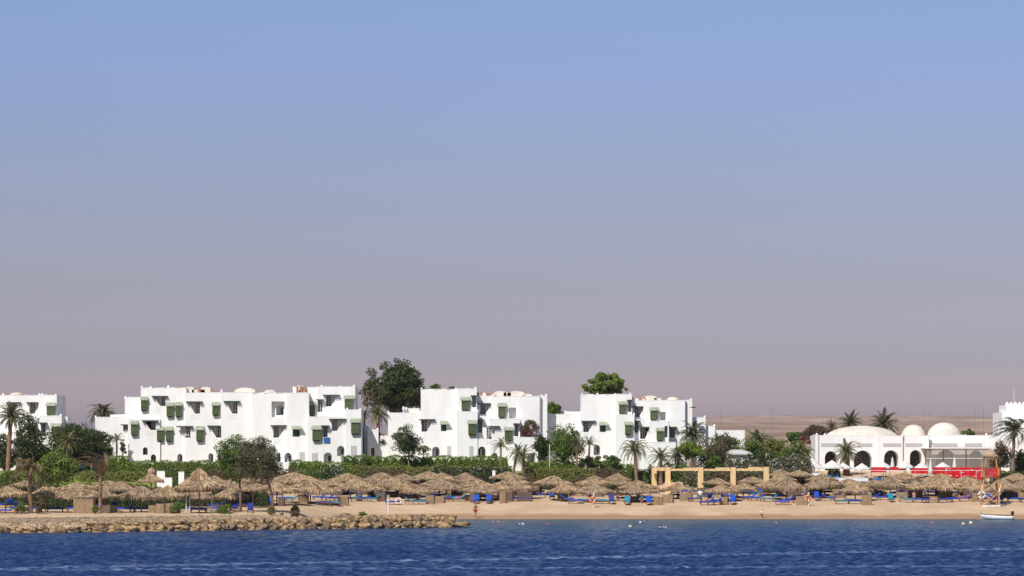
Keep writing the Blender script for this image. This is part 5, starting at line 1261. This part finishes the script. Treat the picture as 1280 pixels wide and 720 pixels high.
# gravel over the bank, nobody could count it
n=15000; gx_=rng.uniform(-60,-14,n); ge=rng.uniform(1.8,9.5,n)**1.0; gy_=Yf(gx_)+ge; gz_=H(gx_,gy_)
dens=rng.random(n) < np.clip((-16-gx_)/30,.25,1); gx_,gy_,gz_=gx_[dens],gy_[dens],gz_[dens]
sz=rng.uniform(.05,.17,len(gx_))*np.where(rng.random(len(gx_))<.06,1.8,1)
base=np.array([[1,0,0],[-.4,.9,0],[-.5,-.8,0],[.05,0,1.1]]); 
V=[];Fs=[]
ang=rng.uniform(0,6.28,len(gx_)); ca,sa=np.cos(ang),np.sin(ang)
VV=np.zeros((len(gx_),5,3)); tmpl=np.array([[1,0,.1],[0,.8,.1],[-.9,.1,.1],[.1,-.85,.1],[.1,.05,.75]])
for j in range(5):
    VV[:,j,0]=gx_+sz*(tmpl[j,0]*ca-tmpl[j,1]*sa); VV[:,j,1]=gy_+sz*(tmpl[j,0]*sa+tmpl[j,1]*ca); VV[:,j,2]=gz_-.02+sz*tmpl[j,2]
idx=np.arange(len(gx_))*5
fa=np.concatenate([np.stack([idx+a,idx+b_,idx+4],1) for a,b_ in ((0,1),(1,2),(2,3),(3,0))])
me=bpy.data.meshes.new('gravel'); me.vertices.add(len(VV)*5); me.vertices.foreach_set('co',VV.astype('f').ravel()); me.loops.add(fa.size); me.loops.foreach_set('vertex_index',fa.astype('i').ravel()); me.polygons.add(len(fa)); me.polygons.foreach_set('loop_start',np.arange(0,fa.size,3,dtype='i')); me.materials.append(M['gravel']); me.update(calc_edges=True)
tag(link('gravel',me),'loose pale gravel and shell rubble covering the breakwater bank','gravel',kind='stuff')

# ---------------------------------------------------------------- white parasols, tables and red stalls of the terrace
def white_parasol(px,apex,eave,hw,Y,lab):
    x=X_(px,Y); gz=h1(x,Y); k=Y/F; za=Z_(apex,Y)-gz; ze=Z_(eave,Y)-gz; r=hw*k
    o=root('white_parasol',(x,Y,gz),lab,'parasol','white parasols of the restaurant terrace')
    m=MB(); ring=[(r*math.cos(PI/4*i+PI/8*0),r*math.sin(PI/4*i)) for i in range(8)]
    vs=[(0,0,za)]+[(a,b_,ze) for a,b_ in ring]+[(a*1.0,b_*1.0,ze-.16) for a,b_ in ring]+[(0,0,za-.06)]+[(a*.99,b_*.99,ze-.04) for a,b_ in ring]
    fs=[(0,i+1,(i+1)%8+1) for i in range(8)]+[(i+1,i+9,(i+1)%8+9,(i+1)%8+1) for i in range(8)]+[(17,(i+1)%8+18,i+18) for i in range(8)]
    m.add(vs,fs); m.obj('canopy','canvas',o); MB().tube([(0,0,0),(0,0,za-.05)],[.045,.04],6).obj('pole','whitewood',o)
    m=MB(); [m.tube([(0,0,za-.5),(a*.95,b_*.95,ze-.03)],[.012,.012],3) for a,b_ in ring]; m.obj('ribs','whitewood',o); MB().box(0,0,.05,.6,.6,.12).obj('base','plasterpale',o)
WP=[(1015,572.5,584.3,15,448,'white open parasol nearest the flowering oleander'),(1003,575.5,584.5,11,450.5,'small white parasol top half hidden by oleander'),(1040,575,584.2,15,446,'white open parasol left of the stout palm'),(1054,578,585,11,449.5,'white open parasol directly before the stout palm'),(1077.5,578.8,586,11.5,444.5,'front white parasol right of the stout palm'),
 (1104,577,584.5,12,448,'white open parasol left of the closed one under the arches'),(1131,575.5,584,12,447,'white open parasol under the third restaurant arch'),(1152,577.5,584.8,10,448.5,'white open parasol left of the tall pale closed one'),(1178.5,577.5,584.5,11.5,446,'white open parasol over the red stall')]
for a in WP: white_parasol(*a)
def closed(px,t,b_,Y,lab,base=597):
    x=X_(px,Y); gz=h1(x,Y); za=Z_(t,Y)-gz; zb_=Z_(b_,Y)-gz; o=root('closed_parasol',(x,Y,gz),lab,'parasol','closed white parasols')
    m=MB(); prof=[(.03,za),(.10,za-.15),(.20,za-(za-zb_)*.45),(.30,za-(za-zb_)*.85),(.27,zb_),(.05,zb_+.05)]; m.lathe(prof,10); m.v=[(v[0]*(1+.12*math.cos(5*math.atan2(v[1],v[0]))),v[1],v[2]) for v in m.v]; m.obj('folded_canopy','canvas',o,False)
    MB().tube([(0,0,0),(0,0,za+.08)],[.04,.035],6).obj('pole','whitewood',o); MB().box(0,0,.05,.55,.55,.12).obj('base','plasterpale',o)
closed(1115.5,571.5,584.8,450.5,'closed white parasol between the second and third arches'); closed(1193.2,571.5,585,447,'closed white parasol beside the red stalls'); closed(1163.3,574,591,443,'tall pale closed parasol at the veranda left post')
def stall(x0,x1,t,b_,Y,lab,marks=0,name='red_stall'):
    c=Vector((X_((x0+x1)/2,Y),Y,0)); c.z=min(h1(c.x,Y),Z_(b_,Y)); a=Z_(t,Y)-c.z; w=(x1-x0)*Y/F; o=root(name,c,lab,'stall')
    m=MB(); n=max(3,int(w/.55)); zb_=Z_(b_,Y)-c.z
    pts=[(-w/2+w*i/n,(.05 if i%2 else -.05)) for i in range(n+1)]
    vs=[(x,y,zb_) for x,y in pts]+[(x,y,a) for x,y in pts]+[(x,y+.05,zb_) for x,y in pts]+[(x,y+.05,a) for x,y in pts]; q=n+1
    fs=[(i,i+1,i+1+q,i+q) for i in range(n)]+[(i+2*q,i+3*q,i+1+3*q,i+1+2*q) for i in range(n)]+[(i+q,i+1+q,i+1+3*q,i+3*q) for i in range(n)]+[(i,i+2*q,i+1+2*q,i+1) for i in range(n)]
    m.add(vs,fs); m.obj('front_cloth','red',o)
    MB().b2(-w/2,w/2,.11,1.5,a-.22,a-.16).obj('counter','brownwood',o)
    for sx in (-1,1): MB().b2(sx*(w/2-.06)-.03,sx*(w/2-.06)+.03,.13,.19,0,a-.225).obj('leg','brownwood',o)
    if marks:
        m=MB()
        for i in range(marks):
            x=random.uniform(-w*.42,w*.42); z=zb_+(a-zb_)*random.choice([.25,.55,.62,.8]); m.tube([(x,-.075,z),(x+.12,-.085,z+random.uniform(-.06,.08)),(x+.28,-.075,z+random.uniform(-.05,.05))],[.035,.05,.03],4)
        m.obj('white_marks','whitecloth',o)
stall(1088.5,1108,584,590.5,446.6,'narrow red clothed counter left of the closed parasol'); stall(1112,1133,583.8,588.5,446.2,'low red clothed counter under the second arch'); stall(1139,1160,585,592,445.8,'red clothed counter left of the tall pale closed parasol')
stall(1166,1190.5,584,593.5,444.6,'red stall directly under the white parasol',3); stall(1190,1219,584.3,599,443.6,'tallest red stall with white lettering marks',9); stall(1219.5,1229,584.3,599.5,443.2,'narrow red stall left of the lifeguard tower',3); stall(1196,1206,595,599.5,443,'low red cloth box before the tallest stall')
stall(1240,1250,584.5,592,444.5,'small red clothed counter right of the lifeguard tower')
# blue pool style chairs and tables on the terrace
def terrace_chair(px,base,Y,col,lab,sc_=1):
    x=X_(px,Y); z=h1(x,Y); o=root('terrace_chair',(x,Y,z),None,'chair','blue chairs on the restaurant terrace',rz=random.uniform(-.4,.4))
    MB().b2(-.28,.28,-.28,.28,.40,.46).obj('seat',col,o); MB().b2(-.28,.28,.22,.27,.50,.98).obj('backrest',col,o)
    for a in (-1,1):
        for b_ in (-1,1): MB().b2(a*.25-.025,a*.25+.025,b_*.25-.025,b_*.25+.025,0,.398).obj('leg','whitewood',o)
        MB().b2(a*.31-.025,a*.31+.025,-.28,.26,.62,.66).obj('armrest','whitewood',o)
    reg(o,lab,'chair',px,'garden')
for px,Y in [(1030,444.5),(1036,444.8),(1045,445),(1051,444),(1074,443.8),(1083,444.2),(1094,443.6),(1100,443.8),(1103,443.6),(1116,443.4),(1122,443.8),(1135,443.5),(1141,443.9),(1147,443.4),(1154,443.6),(1172,443.1),(1184,443.1),(1252,442.9),(1262,443),(1270,442.6),(1276,443)]:
    terrace_chair(px,597,Y,'solarblue','blue terrace chair')
def table(px,Y,w,lab,mat_='whitewood',h=.74):
    x=X_(px,Y); z=h1(x,Y); o=root('terrace_table',(x,Y,z),lab,'table')
    MB().b2(-w/2,w/2,-.4,.4,h-.05,h).obj('tabletop',mat_,o)
    for a in (-1,1):
        for b_ in (-1,1): MB().b2(a*(w/2-.08)-.03,a*(w/2-.08)+.03,b_*.33-.03,b_*.33+.03,0,h-.052).obj('leg',mat_,o)
table(1065,443.2,1.6,'wooden terrace table below the stout palm','orangewood'); table(1112,442.6,1.4,'white terrace table under the second arch'); table(1128,442.6,1.5,'white terrace table under the third arch'); table(1090,442.9,1.3,'white terrace table left of the red counters')
# terrace railing of thin white bars
rl=root('terrace_railing',(X_(1150,441.7),441.7,h1(X_(1150,441.7),441.7)),'thin pale railing along the terrace edge above the thatch','railing'); m=MB(); w=(1240-1086)*441.7/F
for i in range(9): x=-X_(1150,441.7)+X_(1086,441.7)+w*i/8; m.b2(x-.02,x+.02,-.02,.02,-.3,1.75+.6)
m.obj('bars','whitewood',rl); x0=X_(1086,441.7)-X_(1150,441.7); z_=Z_(588.3,441.7)-rl.location.z; 
MB().b2(x0,x0+w,-.03,.03,z_,z_+.07).obj('rail','whitewood',rl)
rl.children[0].scale=(1,1,z_/2.35)
# masts
for px,t,b_,Y,lab in [(901,512,545,620,'thin dark mast left of the pair above the desert'),(963,511,550,640,'left mast of the thin pair above the desert'),(966,512,550,640,'right mast of the thin pair above the desert'),(1026.5,523,545,700,'faint short mast over the bougainvillea'),(1029,523.5,545,705,'faint shorter mast right over the bougainvillea'),(1154.3,512,548,620,'thin mast between the two smaller domes'),(1162.3,516,548,625,'shorter mast behind the tall cream dome left side'),(1218.8,513,548,620,'left mast of the pair near the castle tower'),(1229.3,511,548,620,'right mast of the pair near the castle tower')]:
    x=X_(px,Y); z=h1(x,Y); o=root('lamp_mast',(x,Y,z),lab,'mast'); hh=Z_(t,Y)-z
    MB().tube([(0,0,-.3),(0,0,hh)],[.065,.04],6).obj('pole','steel',o); MB().b2(-.16,.16,-.08,.08,hh,hh+.08).obj('lamp_head','steel',o)
for px,t,b_,Y,lab in [(687,555,586,446,'thin pale garden pole left of the big leafy tree')]:
    x=X_(px,Y); z=h1(x,Y); o=MB().tube([(0,0,-.3),(0,0,Z_(t,Y)-z)],[.07,.05],6).obj('garden_pole','whitewood'); o.location=(x,Y,z); tag(o,lab,'pole')

# ---------------------------------------------------------------- people
import bmesh
def skin_mesh(pts, edges, radii, mats, name='body', rootv=0, sub=1):
    me=bpy.data.meshes.new(name); me.from_pydata([tuple(p) for p in pts],edges,[]); o=bpy.data.objects.new('tmp',me); COL.objects.link(o)
    md=o.modifiers.new('s','SKIN'); md.use_smooth_shade=True
    if not me.skin_vertices: me.skin_vertices.new()
    for i,r in enumerate(radii):
        sv=me.skin_vertices[0].data[i]; sv.radius=(r,r) if not hasattr(r,'__len__') else r; sv.use_root=(i==rootv)
    ss=o.modifiers.new('u','SUBSURF'); ss.levels=sub; ss.render_levels=sub
    dg=bpy.context.evaluated_depsgraph_get(); dg.update(); out=bpy.data.meshes.new_from_object(o.evaluated_get(dg)); bpy.data.objects.remove(o)
    out.materials.clear(); out.materials.append(M[mats]); out.name=name; return out
def person(loc, pose, label, h=1.75, rz=0, skin='skin', top=None, bottom='navy', hair='hair', long_sleeve=False):
    s=h/1.75
    J={'pel':(0,0,.95),'wai':(0,0,1.10),'che':(0,.0,1.34),'nk':(0,-.01,1.50),'hd':(0,-.03,1.58),'ht':(0,-.02,1.70),
       'sl':(-.19,0,1.42),'el':(-.25,.02,1.14),'wl':(-.26,-.06,.90),'sr':(.19,0,1.42),'er':(.25,.02,1.14),'wr':(.26,-.06,.90),
       'hl':(-.10,0,.90),'kl':(-.11,-.02,.50),'al':(-.11,.02,.09),'tl':(-.12,-.13,.03),'hr':(.10,0,.90),'kr':(.11,-.02,.50),'ar':(.11,.02,.09),'tr':(.12,-.13,.03)}
    if pose=='walk': J.update(kl=(-.10,-.12,.50),al=(-.10,-.24,.09),tl=(-.10,-.39,.06),kr=(.10,.10,.50),ar=(.10,.33,.15),tr=(.10,.24,.03),el=(-.25,.14,1.16),wl=(-.24,.12,.92),er=(.25,-.12,1.17),wr=(.22,-.30,1.00))
    if pose=='carry': J.update(el=(-.27,-.05,1.16),wl=(-.16,-.28,1.20),er=(.27,-.05,1.16),wr=(.14,-.28,1.22))
    if pose=='bend': J.update(wai=(0,-.10,1.07),che=(0,-.30,1.20),nk=(0,-.43,1.22),hd=(0,-.50,1.20),ht=(0,-.60,1.16),sl=(-.19,-.37,1.20),sr=(.19,-.37,1.20),el=(-.2,-.42,.93),wl=(-.15,-.45,.70),er=(.2,-.42,.93),wr=(.15,-.45,.70))
    if pose=='recline':
        J={'pel':(0,0,.14),'wai':(0,.16,.19),'che':(0,.36,.33),'nk':(0,.47,.45),'hd':(0,.53,.51),'ht':(0,.61,.60),'sl':(-.19,.40,.38),'el':(-.27,.24,.25),'wl':(-.22,.02,.26),'sr':(.19,.40,.38),'er':(.27,.24,.25),'wr':(.22,.02,.26),
           'hl':(-.1,-.04,.13),'kl':(-.12,-.42,.30),'al':(-.12,-.82,.09),'tl':(-.13,-.88,.20),'hr':(.1,-.04,.13),'kr':(.12,-.44,.15),'ar':(.12,-.86,.08),'tr':(.13,-.90,.20)}
    if pose=='sit': J.update({q:(v[0],v[1],v[2]-.45) for q,v in J.items() if q[0] in 'pwcnh' or q in('sl','sr','el','er','wl','wr')}); 
    if pose=='sit': J.update(hl=(-.1,-.02,.47),hr=(.1,-.02,.47),pel=(0,0,.50),kl=(-.13,-.44,.47),kr=(.13,-.44,.47),al=(-.13,-.42,.08),ar=(.13,-.42,.08),tl=(-.13,-.56,.03),tr=(.13,-.56,.03),wl=(-.14,-.3,.60),wr=(.14,-.3,.60))
    order=list(J); pts=[Vector(J[q])*s for q in order]; ix={q:i for i,q in enumerate(order)}
    E=[('pel','wai'),('wai','che'),('che','nk'),('nk','hd'),('hd','ht'),('che','sl'),('sl','el'),('el','wl'),('che','sr'),('sr','er'),('er','wr'),('pel','hl'),('hl','kl'),('kl','al'),('al','tl'),('pel','hr'),('hr','kr'),('kr','ar'),('ar','tr')]
    Rr={'pel':.13,'wai':.115,'che':.145,'nk':.05,'hd':.085,'ht':.075,'sl':.065,'sr':.065,'el':.042,'er':.042,'wl':.028,'wr':.028,'hl':.095,'hr':.095,'kl':.06,'kr':.06,'al':.04,'ar':.04,'tl':.035,'tr':.035}
    R_=root('person',loc,label,'person',rz=rz)
    me=skin_mesh(pts,[(ix[a],ix[b_]) for a,b_ in E],[Rr[q]*s for q in order],skin,'body',ix['pel'],2)
    bm=bmesh.new(); bm.from_mesh(me)
    mb=MB()
    for side in 'lr':                                # palm, four fingers of unequal length, thumb off the side
        w_=Vector(J['w'+side])*s; e_=Vector(J['e'+side])*s; d=(w_-e_).normalized(); u=d.cross(Vector((1,0,0)))
        if u.length<.1: u=Vector((0,1,0))
        u.normalize(); c=w_+d*.045*s; mb.ball(c,.022*s,.042*s,.045*s,8,6)
        for f,(ln,of) in enumerate([(.075,-.030),(.088,-.010),(.082,.010),(.062,.030)]):
            b0_=c+u*of*s+d*.03*s; mid=b0_+d*ln*.55*s; mb.tube([b0_,mid,mid+(d*.8+Vector((0,-.5,0))).normalized()*ln*.45*s],[.0095*s,.0085*s,.006*s],5)
        t_=c-u*.035*s; mb.tube([t_,t_-u*.025*s+d*.03*s,t_-u*.025*s+d*.06*s],[.011*s,.010*s,.007*s],5)
    hd=Vector(J['hd'])*s; ht=Vector(J['ht'])*s; upv=(ht-hd).normalized(); fw=Vector((0,-1,0)) if pose!='bend' else Vector((0,-.3,-1)).normalized()
    mid=(hd+ht)/2; mb.ball(mid+upv*.01*s,.078*s,.095*s,.11*s,12,9)
    mb.tube([mid+fw*.085*s+upv*.02*s,mid+fw*.115*s-upv*.012*s],[.01*s,.017*s],5)      # nose
    for sx in(-1,1): mb.ball(mid+Vector((sx*.08*s,0,0)),.012*s,.022*s,.032*s,6,5)
    o_=len(bm.verts); vv=[bm.verts.new(v) for v in mb.v]
    for f in mb.f:
        try: bm.faces.new([vv[i] for i in f])
        except ValueError: pass
    bm.to_mesh(me); bm.free(); me.polygons.foreach_set('use_smooth',[True]*len(me.polygons))
    body=link('body',me,R_)
    ex=MB(); 
    for sx in(-1,1): ex.ball(mid+fw*.083*s+upv*.012*s+Vector((sx*.03*s,0,0)),.011*s,.008*s,.008*s,6,5)
    ex.obj('eyes','black',body); mo=MB(); mo.box(*(mid+fw*.090*s-upv*.045*s),.045*s,.012*s,.010*s); mo.obj('mouth','redcloth',body)
    hm_=MB(); hm_.ball(mid+upv*.035*s-fw*.018*s,.088*s,.098*s,.098*s,12,8); hm_.obj('hair',hair,R_,True)
    def garment(name,qs,es,grow,mt):
        ii={q:i for i,q in enumerate(qs)}; link(name,skin_mesh([Vector(J[q])*s if isinstance(q,str) else q for q in qs],[(ii[a],ii[b_]) for a,b_ in es],[(Rr[q]+grow)*s for q in qs],mt,name,0,1),R_)
    if top: garment('shirt',['che','wai','pel','sl','sr','el','er'],[('che','wai'),('wai','pel'),('che','sl'),('che','sr'),('sl','el'),('sr','er')],.028,top)
    if bottom: garment('shorts',['pel','hl','hr','kl','kr'],[('pel','hl'),('pel','hr'),('hl','kl'),('hr','kr')],.022,bottom)
    return R_
def stand(px,base,pose,label,lo=396,**kw):
    Y=rowY(px,base,lo=lo); x=X_(px,Y); return person((x,Y,h1(x,Y)-.005),pose,label,**kw)
stand(875,629,'walk','beach attendant in white shirt and teal shorts standing left of blue loungers',h=1.85,top='whitecloth',bottom='tealcloth')
stand(594.5,648,'walk','tall sunburnt bather walking on the sand near the rock tip',h=1.9,skin='skinred',top=None,bottom='redcloth',rz=.9)
person((X_(952.3,401),401,h1(X_(952.3,401),401)-.22),'walk','child in white shirt and red shorts wading at the waterline',h=1.3,top='whitecloth',bottom='redcloth',rz=.5)
stand(1142.5,627,'stand','person in pink top standing between loungers',h=1.35,top='pinkcloth',bottom='pinkcloth',lo=410)
x=X_(114.5,452.5); person((x,452.5,h1(x,452.5)),'carry','gardener in white shirt standing on the lawn above the left parasols',h=1.6,top='whitecloth',bottom='tealcloth',rz=-.6)
x=X_(101,452); person((x,452,h1(x,452)),'walk','slim person in dark clothes on the lawn left of the gardener',h=1.7,top='tealcloth',bottom='navy',rz=.4)
stand(113,641,'sit','red haired bather sitting by a tan windbreak near the bent palm',h=1.5,skin='skinred',bottom='redcloth',lo=362)
stand(251,633,'sit','bather sitting in the shade of the tall steep parasol',h=1.6,skin='skinred',bottom='navy',lo=370)
stand(786,629,'sit','bather with violet shorts sitting by the white beach counter',h=1.5,bottom='shadeblue',lo=410)
stand(772,626,'sit','bather with pale legs sitting right of the mid-beach orange ring',h=1.5,skin='skinred',bottom='navy',lo=410)
stand(1199,627,'sit','bather sitting between shade-darkened and bright blue loungers near the lifeguard tower',h=1.4,skin='skinred',bottom='pinkcloth',lo=410)
stand(802,629,'sit','dark clothed person seated under the thatch left of the pergola',h=1.5,top='tealcloth',bottom='navy',lo=410)
for px,base,lab,bt in [(1207,626.5,'sunbather lying on the raised blue lounger left of the lifeguard tower','redcloth'),(984,629,'sunbather lying on a blue lounger left of the far orange ring','navy'),(574,627,'sunbather lying on a teal lounger near the tall bather','redcloth'),(884,631.5,'sunbather lying on a blue lounger beside the attendant','redcloth'),(166,640,'sunbather lying on a blue lounger in the shade left of the stair walls','navy')]:
    cand=[o for o in COL.objects if o.type=='EMPTY' and o.name.startswith('sun_lounger') and abs(o.location.x-X_(px,o.location.y))<.35 and abs(YH+(CAMZ-o.location.z)*F/o.location.y-base)<1.5]
    if not cand: continue
    l_=cand[0]; person((l_.location.x+.12,l_.location.y,l_.location.z+.42),'recline',lab,h=1.62,skin='skin',bottom=bt,rz=-PI/2+l_.rotation_euler.z)
# swimmers: the water hides all but head and shoulders
for px,py,lab,sk in [(585,652,'swimmer close to the rock tip','skinred'),(617,652.5,'dark haired swimmer right of the rock tip',"skin"),(623,652,'pale swimmer beside a dark haired one',"skin"),(684,655,'swimmer with reddish shoulders off the left middle beach','skinred'),(751,653.5,'swimmer below the mid-beach orange ring','skinred'),(806,651.5,'dark headed swimmer below the timber arch','skin'),(970.5,653.5,'swimmer just right of the wading child','skin'),(1165,653,'dark headed swimmer left of the yellow floats','skin'),(622,651,'',None)]:
    if not sk: continue
    Y=seaY(py+.5); person((X_(px,Y),Y,-1.42),'stand',lab,skin=sk,bottom='navy',rz=random.uniform(-1,1))

# ---------------------------------------------------------------- sky, sun, camera
w=bpy.data.worlds.new('World'); sc.world=w; w.use_nodes=True; nt=w.node_tree; bg=nt.nodes['Background']
sky=N(nt,'ShaderNodeTexSky'); sky.sky_type='NISHITA'; sky.sun_disc=False; EL,AZ=47,209
sky.sun_elevation=math.radians(EL); sky.sun_rotation=math.radians(AZ); sky.air_density=1.0; sky.dust_density=1.0; sky.ozone_density=1.5; sky.altitude=0
# dusty band near the horizon; unseen upper sky dimmed to deepen shadows
tc=N(nt,'ShaderNodeTexCoord'); sp=N(nt,'ShaderNodeSeparateXYZ'); nt.links.new(tc.outputs['Generated'],sp.inputs[0])
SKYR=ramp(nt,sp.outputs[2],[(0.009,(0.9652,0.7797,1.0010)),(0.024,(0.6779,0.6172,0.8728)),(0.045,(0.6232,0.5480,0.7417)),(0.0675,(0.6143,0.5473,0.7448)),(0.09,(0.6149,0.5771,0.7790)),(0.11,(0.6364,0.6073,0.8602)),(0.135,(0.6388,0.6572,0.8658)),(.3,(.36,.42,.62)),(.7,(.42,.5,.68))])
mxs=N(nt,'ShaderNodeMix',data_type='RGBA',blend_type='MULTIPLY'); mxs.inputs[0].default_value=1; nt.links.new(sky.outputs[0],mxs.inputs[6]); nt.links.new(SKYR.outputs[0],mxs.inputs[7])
vn=N(nt,'ShaderNodeTexNoise',i_Scale=2.2,i_Detail=3.0); mpv=N(nt,'ShaderNodeMapping'); mpv.inputs['Scale'].default_value=(1,1,5); nt.links.new(tc.outputs['Generated'],mpv.inputs[0]); nt.links.new(mpv.outputs[0],vn.inputs['Vector'])
vr=ramp(nt,vn.outputs[0],[(.3,(.965,.97,.98)),(.7,(1.0,1.0,1.0))]); mv=N(nt,'ShaderNodeMix',data_type='RGBA',blend_type='MULTIPLY'); mv.inputs[0].default_value=1
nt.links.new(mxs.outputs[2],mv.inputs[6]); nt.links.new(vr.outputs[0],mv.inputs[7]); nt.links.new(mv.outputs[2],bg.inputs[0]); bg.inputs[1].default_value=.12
sl=bpy.data.lights.new('sun','SUN'); sl.energy=4.7; sl.angle=math.radians(.53); sl.color=(1,.945,.86); so=bpy.data.objects.new('sun',sl); COL.objects.link(so)
so.rotation_euler=(math.radians(90-EL),0,math.radians(-29)); so.location=(-50,200,120)
cd=bpy.data.cameras.new('camera'); cam=bpy.data.objects.new('camera',cd); COL.objects.link(cam); cam.location=(0,0,CAMZ); cam.rotation_euler=(PI/2,0,0)
cd.sensor_width=36; cd.lens=36*F/1280; cd.shift_y=(YH-360)/1280; cd.clip_start=1; cd.clip_end=30000; sc.camera=cam
sc.render.resolution_x=1024; sc.render.resolution_y=576
vs_=sc.view_settings; vs_.view_transform='Standard'; vs_.look='None'; vs_.exposure=0; vs_.gamma=1; vs_.use_curve_mapping=False
hz=MB().b2(-9500,9500,-60,9300,-5,62).obj('haze',[]); tag(hz,'thin dusty air over sea, beach and desert','haze',kind='stuff')
hmat=bpy.data.materials.new('dusty air'); hmat.use_nodes=True; hn=hmat.node_tree; hn.nodes.clear(); ho=hn.nodes.new('ShaderNodeOutputMaterial'); pv=hn.nodes.new('ShaderNodeVolumePrincipled')
pv.inputs['Color'].default_value=(.92,.88,.92,1); pv.inputs['Density'].default_value=.00006; pv.inputs['Anisotropy'].default_value=.3; hn.links.new(pv.outputs[0],ho.inputs['Volume']); hz.data.materials.append(hmat)
sc.cycles.max_bounces=6; sc.cycles.transparent_max_bounces=8; sc.cycles.diffuse_bounces=3
finish_labels()
